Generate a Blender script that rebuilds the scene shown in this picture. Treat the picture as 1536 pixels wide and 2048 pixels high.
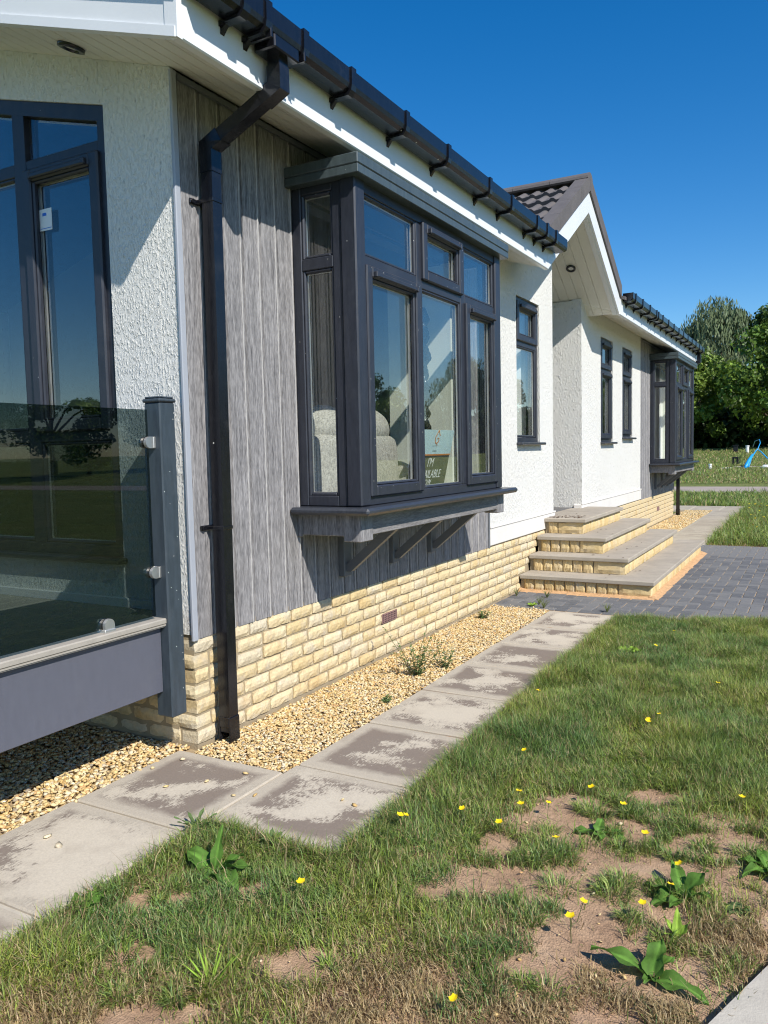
import bpy, bmesh, math, random
import numpy as np
from mathutils import Vector, Matrix
random.seed(7); rng = np.random.default_rng(11)
for o in list(bpy.data.objects): bpy.data.objects.remove(o)
SC = bpy.context.scene; COL = SC.collection

# ------------------------------------------------------------------ camera
cam = bpy.data.cameras.new('camera'); co = bpy.data.objects.new('camera', cam); COL.objects.link(co)
yaw, pit, rol = math.radians(-29.026), math.radians(-4.318), math.radians(-1.279)
fw = Vector((math.sin(yaw)*math.cos(pit), math.cos(yaw)*math.cos(pit), math.sin(pit)))
rt = Vector((math.cos(yaw), -math.sin(yaw), 0)); up = rt.cross(fw)
r2 = math.cos(rol)*rt + math.sin(rol)*up; u2 = -math.sin(rol)*rt + math.cos(rol)*up
M = Matrix((r2, u2, -fw)).transposed().to_4x4(); M.translation = Vector((2.633, -2.83, 1.408))
co.matrix_world = M
cam.sensor_fit = 'VERTICAL'; cam.sensor_height = 36; cam.lens = 1584.0/2048*36
cam.clip_start = .05; cam.clip_end = 3000
SC.camera = co

# ------------------------------------------------------------------ sky, sun, exposure
SUNV = Vector((1.0, -.5, 1.05)).normalized()
elev = math.asin(SUNV.z); azim = math.atan2(SUNV.x, SUNV.y)
w = bpy.data.worlds.new('World'); SC.world = w; w.use_nodes = True
nt = w.node_tree; sky = nt.nodes.new('ShaderNodeTexSky'); sky.sky_type = 'NISHITA'
sky.sun_disc = False; sky.sun_elevation = elev; sky.sun_rotation = azim
sky.air_density = 1.0; sky.dust_density = .25; sky.ozone_density = 4.0; sky.altitude = 60
bg = nt.nodes['Background']; hs = nt.nodes.new('ShaderNodeHueSaturation'); hs.inputs['Saturation'].default_value = 1.38; hs.inputs['Hue'].default_value = .503
nt.links.new(sky.outputs[0], hs.inputs['Color']); nt.links.new(hs.outputs[0], bg.inputs[0]); bg.inputs[1].default_value = .108
sl = bpy.data.lights.new('sun', 'SUN'); so = bpy.data.objects.new('sun', sl); COL.objects.link(so)
sl.energy = 4.5; sl.angle = math.radians(.53); sl.color = (1, .955, .88)
so.rotation_euler = SUNV.to_track_quat('Z', 'Y').to_euler(); so.location = (8, -4, 12)
SC.view_settings.view_transform = 'Standard'; SC.view_settings.look = 'None'
SC.view_settings.exposure = .44; SC.view_settings.gamma = 1; SC.view_settings.use_curve_mapping = False
SC.cycles.use_denoising = True; SC.cycles.denoising_prefilter = 'FAST'; SC.cycles.pixel_filter_type = 'BLACKMAN_HARRIS'; SC.cycles.filter_width = 1.1; SC.cycles.max_bounces = 10; SC.cycles.transparent_max_bounces = 24
SC.cycles.caustics_reflective = False; SC.cycles.caustics_refractive = False
SC.cycles.sample_clamp_indirect = 6

# ------------------------------------------------------------------ mesh helpers
OFF = {}
def tag(o, label=None, cat=None, group=None, kind=None):
    if label: o['label'] = label
    if cat: o['category'] = cat
    if group: o['group'] = group
    if kind: o['kind'] = kind
    return o
def link(o, parent=None):
    COL.objects.link(o)
    if parent is not None:
        o.parent = parent
        o.matrix_parent_inverse = Matrix.Translation(-OFF.get(parent.name, Vector()))
    return o
def empty(name, loc=(0, 0, 0), label=None, cat=None, group=None):
    o = bpy.data.objects.new(name, None); o.location = loc; COL.objects.link(o); OFF[o.name] = Vector(loc)
    o.empty_display_size = .1
    return tag(o, label, cat, group)
class MB:
    def __init__(s, xf=None): s.v = []; s.f = []; s.xf = xf
    def add(s, vs, fs):
        b = len(s.v)
        s.v += [s.xf(*p) for p in vs] if s.xf else [tuple(p) for p in vs]
        s.f += [tuple(i+b for i in f) for f in fs]; return s
    def box(s, x0, x1, y0, y1, z0, z1, b=0):
        if x1 < x0: x0, x1 = x1, x0
        if y1 < y0: y0, y1 = y1, y0
        if z1 < z0: z0, z1 = z1, z0
        b = min(b, (x1-x0)*.45, (y1-y0)*.45, (z1-z0)*.45)
        if b <= 0:
            vs = [(x, y, z) for x in (x0, x1) for y in (y0, y1) for z in (z0, z1)]
            return s.add(vs, [(0, 1, 3, 2), (4, 6, 7, 5), (0, 4, 5, 1), (2, 3, 7, 6), (0, 2, 6, 4), (1, 5, 7, 3)])
        vs = []; idx = {}
        for i in (0, 1):
            for j in (0, 1):
                for k in (0, 1):
                    X = (x0, x1)[i]; Y = (y0, y1)[j]; Z = (z0, z1)[k]
                    Xi = X+(b if i == 0 else -b); Yi = Y+(b if j == 0 else -b); Zi = Z+(b if k == 0 else -b)
                    idx[i, j, k, 0] = len(vs); vs.append((X, Yi, Zi))
                    idx[i, j, k, 1] = len(vs); vs.append((Xi, Y, Zi))
                    idx[i, j, k, 2] = len(vs); vs.append((Xi, Yi, Z))
        fs = []
        for i in (0, 1): fs.append([idx[i, 0, 0, 0], idx[i, 1, 0, 0], idx[i, 1, 1, 0], idx[i, 0, 1, 0]])
        for j in (0, 1): fs.append([idx[0, j, 0, 1], idx[1, j, 0, 1], idx[1, j, 1, 1], idx[0, j, 1, 1]])
        for k in (0, 1): fs.append([idx[0, 0, k, 2], idx[1, 0, k, 2], idx[1, 1, k, 2], idx[0, 1, k, 2]])
        for a in (0, 1):
            for c in (0, 1):
                fs.append([idx[a, c, 0, 0], idx[a, c, 0, 1], idx[a, c, 1, 1], idx[a, c, 1, 0]])
                fs.append([idx[a, 0, c, 0], idx[a, 0, c, 2], idx[a, 1, c, 2], idx[a, 1, c, 0]])
                fs.append([idx[0, a, c, 1], idx[0, a, c, 2], idx[1, a, c, 2], idx[1, a, c, 1]])
        for i in (0, 1):
            for j in (0, 1):
                for k in (0, 1): fs.append([idx[i, j, k, 0], idx[i, j, k, 1], idx[i, j, k, 2]])
        return s.add(vs, fs)
    def prism(s, pts, axis, a, b):
        n = len(pts)
        mk = {'x': lambda p, t: (t, p[0], p[1]), 'y': lambda p, t: (p[0], t, p[1]), 'z': lambda p, t: (p[0], p[1], t)}[axis]
        vs = [mk(p, a) for p in pts]+[mk(p, b) for p in pts]
        return s.add(vs, [tuple(range(n)), tuple(range(2*n-1, n-1, -1))]+[(i, (i+1) % n, n+(i+1) % n, n+i) for i in range(n)])
    def tube(s, path, r, n=8, cap=True):
        path = [Vector(p) for p in path]; m = len(path); rs = r if isinstance(r, (list, tuple)) else [r]*m
        vs = []; ref = Vector((0, 0, 1))
        for i, p in enumerate(path):
            d = (path[min(i+1, m-1)]-path[max(i-1, 0)]).normalized()
            a = d.cross(ref if abs(d.dot(ref)) < .95 else Vector((1, 0, 0))).normalized(); c = d.cross(a)
            for k in range(n):
                t = 2*math.pi*k/n; vs.append(tuple(p+(a*math.cos(t)+c*math.sin(t))*rs[i]))
        fs = [(i*n+k, i*n+(k+1) % n, (i+1)*n+(k+1) % n, (i+1)*n+k) for i in range(m-1) for k in range(n)]
        if cap: fs += [tuple(range(n-1, -1, -1)), tuple((m-1)*n+k for k in range(n))]
        return s.add(vs, fs)
    def grid(s, fn, nu, nv):
        vs = [fn(i/nu, j/nv) for i in range(nu+1) for j in range(nv+1)]
        return s.add(vs, [(i*(nv+1)+j, (i+1)*(nv+1)+j, (i+1)*(nv+1)+j+1, i*(nv+1)+j+1) for i in range(nu) for j in range(nv)])
    def mesh(s, name, m=None, smooth=False, recalc=True):
        me = bpy.data.meshes.new(name); me.from_pydata(s.v, [], s.f)
        if recalc:
            b = bmesh.new(); b.from_mesh(me); bmesh.ops.recalc_face_normals(b, faces=b.faces); b.to_mesh(me); b.free()
        if smooth: me.polygons.foreach_set('use_smooth', [True]*len(me.polygons))
        if m: me.materials.append(m)
        return me
    def build(s, name, m, parent=None, smooth=False, recalc=True, **tg):
        o = bpy.data.objects.new(name, s.mesh(name, m, smooth, recalc)); link(o, parent)
        return tag(o, **tg)
def place(name, me, parent=None, loc=(0, 0, 0), rot=(0, 0, 0), sc=(1, 1, 1), **tg):
    o = bpy.data.objects.new(name, me); o.location = loc; o.rotation_euler = rot; o.scale = sc
    link(o, parent); return tag(o, **tg)
def npmesh(name, V, F, mat, cols=None, smooth=False):
    me = bpy.data.meshes.new(name); nv = len(V); nf, k = F.shape
    me.vertices.add(nv); me.vertices.foreach_set('co', V.astype(np.float32).ravel())
    me.loops.add(nf*k); me.loops.foreach_set('vertex_index', F.astype(np.int32).ravel())
    me.polygons.add(nf); me.polygons.foreach_set('loop_start', np.arange(0, nf*k, k, dtype=np.int32))
    if smooth: me.polygons.foreach_set('use_smooth', np.ones(nf, dtype=bool))
    if cols is not None:
        a = me.color_attributes.new('col', 'FLOAT_COLOR', 'POINT')
        c = np.ones((nv, 4), np.float32); c[:, :3] = cols; a.data.foreach_set('color', c.ravel())
    me.update(calc_edges=True); me.materials.append(mat); return me
_P = rng.permutation(256)
def vnoise(x, y, seed=0):
    x = np.asarray(x, float)+seed*17.3; y = np.asarray(y, float)+seed*9.7
    xi = np.floor(x).astype(int); yi = np.floor(y).astype(int); fx = x-xi; fy = y-yi
    fx = fx*fx*(3-2*fx); fy = fy*fy*(3-2*fy)
    h = lambda a, b: _P[(_P[a & 255]+b) & 255]/255.0
    return (h(xi, yi)*(1-fx)+h(xi+1, yi)*fx)*(1-fy)+(h(xi, yi+1)*(1-fx)+h(xi+1, yi+1)*fx)*fy
def fbm(x, y, seed=0, o=3):
    return sum(vnoise(x*2**i, y*2**i, seed+i)*.5**i for i in range(o))/sum(.5**i for i in range(o))

# ------------------------------------------------------------------ materials
class NT:
    def __init__(s, name):
        s.m = bpy.data.materials.new(name); s.m.use_nodes = True; s.t = s.m.node_tree
        s.b = s.t.nodes['Principled BSDF']; s.out = s.t.nodes['Material Output']; s._tc = None
    def n(s, typ, **kw):
        nd = s.t.nodes.new('ShaderNode'+typ)
        for k, v in kw.items():
            if k.startswith('_'): setattr(nd, k[1:], v); continue
            key = int(k[1:]) if k[0] == 'i' and k[1:].isdigit() else k.replace('__', ' ')
            if hasattr(v, 'is_output'): s.t.links.new(v, nd.inputs[key])
            else: nd.inputs[key].default_value = v
        return nd
    def tc(s, kind='Object'):
        if not s._tc: s._tc = s.n('TexCoord')
        return s._tc.outputs[kind]
    def mapping(s, scale=(1, 1, 1), vec=None, rnd=0):
        v = vec or s.tc()
        if rnd:
            oi = s.n('ObjectInfo'); mu = s.n('Math', _operation='MULTIPLY', i0=oi.outputs['Random'], i1=float(rnd))
            v = s.n('VectorMath', _operation='ADD', i0=v, i1=mu.outputs[0]).outputs[0]
        return s.n('Mapping', Vector=v, Scale=scale).outputs[0]
    def noise(s, scale, detail=3, rough=.55, vec=None, dist=0):
        return s.n('TexNoise', Vector=vec or s.tc(), Scale=float(scale), Detail=float(detail), Roughness=rough, Distortion=float(dist)).outputs['Fac']
    def ramp(s, fac, stops):
        r = s.n('ValToRGB', Fac=fac); e = r.color_ramp.elements
        while len(e) < len(stops): e.new(.5)
        for q, (p, c) in zip(e, stops):
            q.position = p; q.color = (c if len(c) == 4 else (*c, 1)) if isinstance(c, (tuple, list)) else (c, c, c, 1)
        return r.outputs[0]
    def mix(s, fac, a, b, mode='MIX'):
        m = s.n('Mix', _data_type='RGBA', _blend_type=mode)
        for k, v in ((0, fac), (6, a), (7, b)):
            if hasattr(v, 'is_output'): s.t.links.new(v, m.inputs[k])
            else: m.inputs[k].default_value = (*v, 1) if isinstance(v, (tuple, list)) and len(v) == 3 else v
        return m.outputs[2]
    def math(s, op, a, b=0.0): return s.n('Math', _operation=op, i0=a, i1=b).outputs[0]
    def bump(s, h, strength=.5, dist=.01):
        s.t.links.new(s.n('Bump', Height=h, Strength=strength, Distance=dist).outputs[0], s.b.inputs['Normal'])
    def set(s, base=None, rough=None, **kw):
        for k, v in (('Base Color', base), ('Roughness', rough), *[(k.replace('__', ' '), v) for k, v in kw.items()]):
            if v is None: continue
            if hasattr(v, 'is_output'): s.t.links.new(v, s.b.inputs[k])
            else: s.b.inputs[k].default_value = (*v, 1) if isinstance(v, (tuple, list)) and len(v) == 3 else v
        return s
def simple(name, col, rough=.5, var=.12, scale=6, bump=0, bscale=60, spec=.5, rnd=0):
    t = NT(name); v = t.mapping(rnd=rnd) if rnd else t.tc()
    n = t.noise(scale, 4, .6, v)
    c = t.ramp(n, [(.25, tuple(x*(1-var) for x in col)), (.75, tuple(min(1, x*(1+var)) for x in col))])
    t.set(c, t.ramp(n, [(.2, max(0, rough-.06)), (.8, min(1, rough+.08))]))
    t.b.inputs['Specular IOR Level'].default_value = spec
    if bump: t.bump(t.noise(bscale, 3, .6, v), bump, .004)
    return t.m
MT = {}
def stucco():
    t = NT('white_roughcast_render')
    v = t.mapping((1, 1, .42)); a = t.noise(80, 3, .55, v, .6); b = t.noise(150, 2, .6)
    ridge = t.ramp(a, [(.46, 0.0), (.60, .6), (.70, 1.0)])
    h = t.mix(.22, ridge, b)
    big = t.noise(1.3, 4, .6)
    c = t.mix(t.ramp(big, [(.3, 0.0), (.8, 1.0)]), (.70, .685, .635), (.745, .73, .685))
    pit_ = t.ramp(t.noise(42, 2, .5, t.mapping((1, 1, .5))), [(.24, .60), (.37, 1.0)])
    t.set(t.mix(1.0, c, pit_, 'MULTIPLY'), .85); t.bump(h, .8, .008); t.b.inputs['Specular IOR Level'].default_value = .2
    return t.m
MT['stucco'] = stucco()
MT['upvc'] = simple('white_upvc', (.74, .75, .75), .33, .03, 2)
MT['soffit'] = simple('cream_soffit_board', (.74, .71, .62), .42, .06, 3)
MT['skirt'] = simple('smooth_white_skirt', (.72, .69, .645), .55, .05, 4, .1, 40)
def frame_mat(name, col, rough=.38, specks=30.0, var=.2):
    t = NT(name); g = t.noise(9, 4, .6, t.mapping((6, 6, 1)))
    c = t.ramp(g, [(.3, tuple(x*(1-var) for x in col)), (.75, tuple(x*(1+var) for x in col))])
    vo = t.n('TexVoronoi', Scale=specks, Vector=t.tc()); sx_ = t.n('SeparateColor', Color=vo.outputs['Color'])
    sp = t.math('MULTIPLY', t.math('LESS_THAN', vo.outputs['Distance'], .075), t.math('GREATER_THAN', sx_.outputs[0], .86))
    dust = t.ramp(t.noise(5, 5, .7), [(.55, 0.0), (.95, .10)])
    c = t.mix(dust, c, (.3, .29, .27)); c = t.mix(sp, c, (.62, .6, .55))
    t.set(c, t.ramp(g, [(.2, rough-.05), (.9, rough+.15)])); t.bump(t.noise(120, 2, .5, t.mapping((1, 1, .12))), .12, .002); return t.m
MT['frame'] = frame_mat('anthracite_frame', (.027, .030, .041))
MT['hood'] = frame_mat('slate_green_trim', (.062, .082, .088), .32)
MT['sillm'] = frame_mat('anthracite_sill', (.036, .041, .052), .30)
MT['post'] = frame_mat('blue_grey_aluminium', (.042, .056, .070), .36)
MT['panel'] = frame_mat('violet_grey_fascia_panel', (.098, .102, .128), .45, 12.0, .04)
MT['black'] = frame_mat('gloss_black_gutter', (.0075, .008, .011), .17, 14.0)
MT['bead'] = simple('pale_bead', (.40, .385, .37), .6, .2, 40)
MT['rubber'] = simple('black_gasket', (.006, .006, .007), .5, .1)
MT['trim'] = simple('pale_grey_edge_trim', (.34, .36, .40), .4, .05)
MT['trimdark'] = simple('slate_edge_trim', (.13, .14, .155), .45, .1)
def clad(name, lo, hi, axis='z'):
    t = NT(name); sc = {'z': (70, 70, 5), 'y': (70, 5, 70)}[axis]; sc2 = {'z': (230, 230, 26), 'y': (230, 26, 230)}[axis]
    v = t.mapping(sc, rnd=40); a = t.noise(1, 5, .7, v, .5); b = t.noise(1, 3, .6, t.mapping(sc2, rnd=40))
    knot = t.noise(1, 3, .6, t.mapping(tuple(x*.16 for x in sc), rnd=40), 3.0)
    f = t.math('ADD', t.math('MULTIPLY', a, .42), t.math('ADD', t.math('MULTIPLY', b, .43), t.math('MULTIPLY', knot, .15)))
    mid = tuple((x+y)/2 for x, y in zip(lo, hi))
    c = t.ramp(f, [(.36, lo), (.5, mid), (.62, hi)])
    t.set(c, .62); t.bump(f, .55, .004); t.b.inputs['Specular IOR Level'].default_value = .35; return t.m
MT['clad'] = clad('grey_embossed_cladding', (.075, .073, .077), (.37, .357, .358))
MT['cladh'] = clad('grey_embossed_beam', (.10, .096, .098), (.30, .285, .28), 'y')
def stone(name, cols, rnd=30, bs=.7):
    t = NT(name); oi = t.n('ObjectInfo'); v = t.mapping(rnd=rnd)
    base = t.ramp(oi.outputs['Random'], [(i/(len(cols)-1), c) for i, c in enumerate(cols)])
    n = t.noise(9, 5, .65, v); n2 = t.noise(60, 4, .65, v)
    c = t.mix(t.ramp(n, [(.50, 0.0), (.72, .55)]), base, (.50, .475, .43))
    c = t.mix(t.ramp(t.noise(5, 3, .5, v), [(.55, 0.0), (.75, .5)]), c, (.52, .34, .14))
    c = t.mix(1.0, c, t.ramp(n2, [(.25, .80), (.6, 1.04)]), 'MULTIPLY')
    t.set(c, .88); t.bump(n2, bs, .006); t.b.inputs['Specular IOR Level'].default_value = .15; return t.m
MT['brick'] = stone('cream_tumbled_stone', [(.63, .50, .285), (.67, .56, .36), (.58, .445, .235), (.65, .53, .325), (.58, .50, .36)])
MT['block'] = stone('buff_split_block', [(.62, .47, .23), (.68, .53, .29), (.56, .41, .195), (.64, .50, .28)])
MT['mortar'] = simple('sandy_mortar', (.33, .265, .17), .95, .2, 12, .5, 90)
MT['vent'] = simple('mauve_airbrick', (.24, .14, .13), .7, .12, 20)
def slab_mat(name, dark, pale, wear=1.0):
    t = NT(name); v = t.mapping(rnd=23); gx = t.n('SeparateXYZ', Vector=t.tc())
    ax = t.math('ABSOLUTE', gx.outputs[0]); ay = t.math('ABSOLUTE', gx.outputs[1])
    mx = t.math('MAXIMUM', ax, ay)
    wob = t.math('MULTIPLY', t.math('SUBTRACT', t.noise(9, 5, .7, v), .5), .085)
    edge = t.ramp(t.math('ADD', mx, wob), [(.215, 0.0), (.258, 1.0)])
    patch = t.math('ADD', t.math('MULTIPLY', t.noise(4.2, 4, .6, v), .66), t.math('MULTIPLY', t.noise(1, 6, .75, t.mapping((120, 34, 20), rnd=23)), .34))
    oi_ = t.n('ObjectInfo'); cen = t.math('ADD', t.math('SUBTRACT', patch, t.math('MULTIPLY', mx, .50)), t.math('MULTIPLY', t.math('SUBTRACT', oi_.outputs['Random'], .72), .13))
    worn = t.ramp(cen, [(.385, 0.0), (.425, .85), (.50, 1.0)])
    fine = t.noise(140, 4, .7, v)
    c = t.mix(t.math('MULTIPLY', worn, wear), dark, pale)
    c = t.mix(t.math('MULTIPLY', edge, .85), c, tuple(x*.90 for x in pale))
    c = t.mix(1.0, c, t.ramp(fine, [(.25, .86), (.7, 1.08)]), 'MULTIPLY')
    c = t.mix(t.ramp(t.noise(4.5, 4, .6, v), [(.55, 0.0), (.8, .4)]), c, (.20, .15, .11))
    t.set(c, .9); t.bump(t.math('ADD', t.math('MULTIPLY', worn, .5), t.math('MULTIPLY', fine, .5)), .5, .004)
    t.b.inputs['Specular IOR Level'].default_value = .2; return t.m
MT['slab'] = slab_mat('weathered_concrete_slab', (.225, .182, .148), (.54, .475, .375))
MT['slab2'] = slab_mat('buff_concrete_slab', (.36, .31, .24), (.46, .41, .32), .6)
MT['tread'] = simple('beige_concrete_tread', (.36, .315, .255), .85, .14, 5, .3, 150, .2, 9)
MT['conc'] = simple('pale_concrete', (.46, .42, .35), .9, .16, 7, .4, 120, .2)
def paver_mat():
    t = NT('charcoal_block_paver'); oi = t.n('ObjectInfo'); v = t.mapping(rnd=31)
    c = t.ramp(oi.outputs['Random'], [(0, (.10, .103, .11)), (.5, (.135, .136, .14)), (1, (.17, .168, .166))])
    c = t.mix(t.ramp(t.noise(14, 5, .7, v), [(.45, 0.0), (.8, .5)]), c, (.22, .205, .185))
    t.set(c, .85); t.bump(t.noise(110, 3, .6, v), .5, .004); t.b.inputs['Specular IOR Level'].default_value = .25; return t.m
MT['paver'] = paver_mat()
MT['sand'] = simple('sandy_joint_filling', (.40, .30, .20), .95, .25, 14, .5, 100, .1)
MT['sandy'] = simple('orange_sand', (.50, .31, .165), .95, .25, 30, .6, 120, .1)
MT['litterm'] = simple('dead_leaf', (.13, .075, .05), .8, .3, 30)
def soil_mat():
    t = NT('dry_reddish_soil'); a = t.noise(5, 5, .65); b = t.noise(45, 4, .7)
    c = t.ramp(a, [(.3, (.32, .20, .125)), (.55, (.43, .285, .18)), (.8, (.48, .34, .225))])
    c = t.mix(1.0, c, t.ramp(b, [(.25, .72), (.6, 1.06)]), 'MULTIPLY')
    t.set(c, .95); t.bump(t.math('ADD', b, t.noise(170, 2, .6)), .8, .008); t.b.inputs['Specular IOR Level'].default_value = .1; return t.m
MT['soil'] = soil_mat()
def ground_mat():
    t = NT('rough_grass_ground'); a = t.noise(.35, 5, .6); b = t.noise(5, 5, .75); d = t.noise(1.4, 4, .6)
    c = t.ramp(a, [(.3, (.13, .175, .05)), (.7, (.21, .235, .075))])
    c = t.mix(t.ramp(d, [(.5, 0.0), (.75, .6)]), c, (.30, .27, .12))
    c = t.mix(1.0, c, t.ramp(b, [(.25, .55), (.65, 1.15)]), 'MULTIPLY')
    t.set(c, .95); t.bump(b, 1.0, .12); t.b.inputs['Specular IOR Level'].default_value = .1; return t.m
MT['ground'] = ground_mat()
MT['road'] = simple('pinkish_tarmac_road', (.36, .30, .255), .92, .14, 1.2, .3, 60, .2)
MT['gbase'] = simple('gravel_bed', (.36, .27, .16), .95, .3, 60, .6, 120, .1)
def attr_mat(name, rough=.8, trans=0.0, spec=.3, noise=0):
    t = NT(name); a = t.n('Attribute', _attribute_name='col'); c = a.outputs['Color']
    if noise: c = t.mix(1.0, c, t.ramp(t.noise(noise, 4, .6), [(.3, .72), (.65, 1.1)]), 'MULTIPLY')
    t.set(c, rough); t.b.inputs['Specular IOR Level'].default_value = spec
    if trans:
        tr = t.n('BsdfTranslucent', Color=c); mx = t.n('MixShader', Fac=trans)
        t.t.links.new(t.b.outputs[0], mx.inputs[1]); t.t.links.new(tr.outputs[0], mx.inputs[2]); t.t.links.new(mx.outputs[0], t.out.inputs[0])
    return t.m
MT['grass'] = attr_mat('grass_blade', .5, .35, .4)
MT['pebble'] = attr_mat('golden_pebble', .7, 0, .3, 120)
MT['leafy'] = attr_mat('tree_leaf', .5, .25, .4)
def leaf_mat(name, col):
    t = NT(name); n = t.noise(28, 4, .6, t.mapping(rnd=12)); c = t.ramp(n, [(.3, tuple(x*.75 for x in col)), (.7, tuple(x*1.25 for x in col))])
    if name in ('dock_leaf', 'lime_leaf'): c = t.mix(1.0, c, t.n('Attribute', _attribute_name='col').outputs['Color'], 'MULTIPLY')
    t.set(c, .68); t.b.inputs['Specular IOR Level'].default_value = .25; tr = t.n('BsdfTranslucent', Color=c); mx = t.n('MixShader', Fac=.3); t.bump(n, .3, .004)
    t.t.links.new(t.b.outputs[0], mx.inputs[1]); t.t.links.new(tr.outputs[0], mx.inputs[2]); t.t.links.new(mx.outputs[0], t.out.inputs[0]); return t.m
MT['dock'] = leaf_mat('dock_leaf', (.105, .215, .035)); MT['weed'] = leaf_mat('weed_leaf', (.13, .20, .07))
MT['stem'] = leaf_mat('weed_stem', (.16, .19, .07)); MT['lime'] = leaf_mat('lime_leaf', (.26, .40, .05))
MT['petal'] = simple('buttercup_petal', (.86, .62, .01), .3, .05)
MT['bark'] = simple('tree_bark', (.10, .075, .055), .95, .3, 3, .6, 20, .1)
MT['tile'] = simple('charcoal_roof_tile', (.118, .108, .106), .75, .15, 6, .25, 120, .3, 7)
MT['metal'] = simple('brushed_steel', (.72, .70, .66), .5, .05); MT['metal'].node_tree.nodes['Principled BSDF'].inputs['Metallic'].default_value = 1
MT['composite'] = simple('taupe_composite_board', (.34, .31, .265), .7, .1, 12, .2, 80, .25)
MT['inner'] = simple('pale_painted_plaster', (.78, .80, .69), .8, .03)
MT['inner_dark'] = simple('shade_darkened_plaster', (.24, .235, .22), .85, .05)  # room shade put into the plaster colour, so the interior behind the glass reads dark
MT['carpet'] = simple('grey_carpet', (.13, .125, .12), .95, .15, 60)  # floor colour likewise kept dark to deepen the shade indoors
MT['sofa'] = None
def weave():
    t = NT('oatmeal_woven_fabric'); a = t.noise(1, 2, .6, t.mapping((230, 60, 40))); b = t.noise(1, 2, .6, t.mapping((60, 60, 240)))
    f = t.math('ADD', t.math('MULTIPLY', a, .5), t.math('MULTIPLY', b, .5))
    t.set(t.ramp(f, [(.38, (.26, .25, .22)), (.62, (.55, .53, .47))]), .95); t.bump(f, .4, .003); return t.m
MT['sofa'] = weave()
MT['satin'] = simple('black_satin_cloth', (.012, .013, .014), .22, .3, 20)
MT['curtain'] = simple('white_curtain_cloth', (.80, .80, .76), .9, .04)
MT['blue'] = simple('blue_hose', (.02, .30, .62), .4, .1); MT['white'] = simple('white_plastic', (.8, .8, .78), .4, .04)
MT['signblue'] = simple('pale_blue_print', (.56, .74, .74), .45, .02); MT['signdark'] = simple('olive_black_print', (.055, .058, .05), .35, .1)
MT['copper'] = simple('copper_print', (.62, .24, .07), .4, .05); MT['ink'] = simple('white_ink', (.82, .82, .80), .5, .02)
MT['greyink'] = simple('grey_ink', (.28, .36, .36), .5, .05); MT['stickerblue'] = simple('blue_print', (.03, .16, .6), .5, .05)
MT['lens'] = simple('lamp_lens', (.7, .7, .68), .25, .03)
def glass(name, tint, r0=.05):
    t = NT(name); t.t.nodes.remove(t.b)
    lw = t.n('LayerWeight', Blend=.5); f = t.math('POWER', lw.outputs['Facing'], 4.0)
    f = t.math('ADD', t.math('MULTIPLY', f, 1-r0), r0)
    tr = t.n('BsdfTransparent', Color=(*tint, 1)); gl = t.n('BsdfGlossy', Color=(1, 1, 1, 1), Roughness=0.0)
    mx = t.n('MixShader', Fac=f); t.t.links.new(tr.outputs[0], mx.inputs[1]); t.t.links.new(gl.outputs[0], mx.inputs[2])
    t.t.links.new(mx.outputs[0], t.out.inputs[0]); return t.m
MT['glass'] = glass('double_glazing', (.975, .99, .98), .10)
MT['smoke'] = glass('smoked_grey_glass', (.37, .43, .43), .05)

# ------------------------------------------------------------------ terrain
def hfun(y): return -.05+np.clip((np.asarray(y, float)-24)/4, 0, 1)*.05+np.clip(np.asarray(y, float)-28, 0, 24)*.05+np.clip(np.asarray(y, float)-52, 0, 400)*.004
xs = np.unique(np.concatenate([np.linspace(-900, -60, 12), np.linspace(-60, 60, 61), np.linspace(60, 900, 12)]))
ys = np.unique(np.concatenate([np.linspace(-900, -40, 12), np.linspace(-40, 20, 21), np.linspace(20, 80, 61), np.linspace(80, 1200, 14)]))
gx, gy = np.meshgrid(xs, ys, indexing='ij')
gz = hfun(gy)+(np.clip(gy-28, 0, 6)/6)*(fbm(gx*.2, gy*.2, 3)-.5)*.25
V = np.stack([gx, gy, gz], -1).reshape(-1, 3); nx, ny = len(xs), len(ys)
I = np.arange(nx*ny).reshape(nx, ny)
F = np.stack([I[:-1, :-1], I[1:, :-1], I[1:, 1:], I[:-1, 1:]], -1).reshape(-1, 4)
o = bpy.data.objects.new('ground', npmesh('ground', V, F, MT['ground'], smooth=True)); link(o)
tag(o, 'grassy field rising gently to the row of trees', 'ground', kind='structure')
mb = MB(); mb.box(-70, 60, 22.5, 27.8, -.06, -.02)
mb.build('road', MT['road'], label='pale pinkish road crossing between the two grass strips', cat='road', kind='structure')
# lawn soil sheet
def soilz(x, y): return -.014+(fbm(x*6, y*6, 5)-.5)*.022+(fbm(x*30, y*30, 8)-.5)*.007
def sheet(name, x0, x1, y0, y1, st, zf, mat, **tg):
    xs = np.arange(x0, x1+st*.5, st); ys = np.arange(y0, y1+st*.5, st); gx, gy = np.meshgrid(xs, ys, indexing='ij')
    V = np.stack([gx, gy, zf(gx, gy)], -1).reshape(-1, 3); I = np.arange(V.shape[0]).reshape(len(xs), len(ys))
    F = np.stack([I[:-1, :-1], I[1:, :-1], I[1:, 1:], I[:-1, 1:]], -1).reshape(-1, 4)
    o = bpy.data.objects.new(name, npmesh(name, V, F, mat, smooth=True)); link(o); return tag(o, **tg)
sheet('lawn', .58, 4.4, -3.4, 3.95, .03, soilz, MT['soil'], label='dry reddish soil of the front lawn showing through the grass', cat='lawn', kind='structure')
sheet('lawn', 1.2, 5.2, 9.15, 16.95, .2, lambda x, y: soilz(x, y)-.01, MT['soil'], label='soil under the long grass beyond the block paving', cat='lawn', kind='structure')
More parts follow.
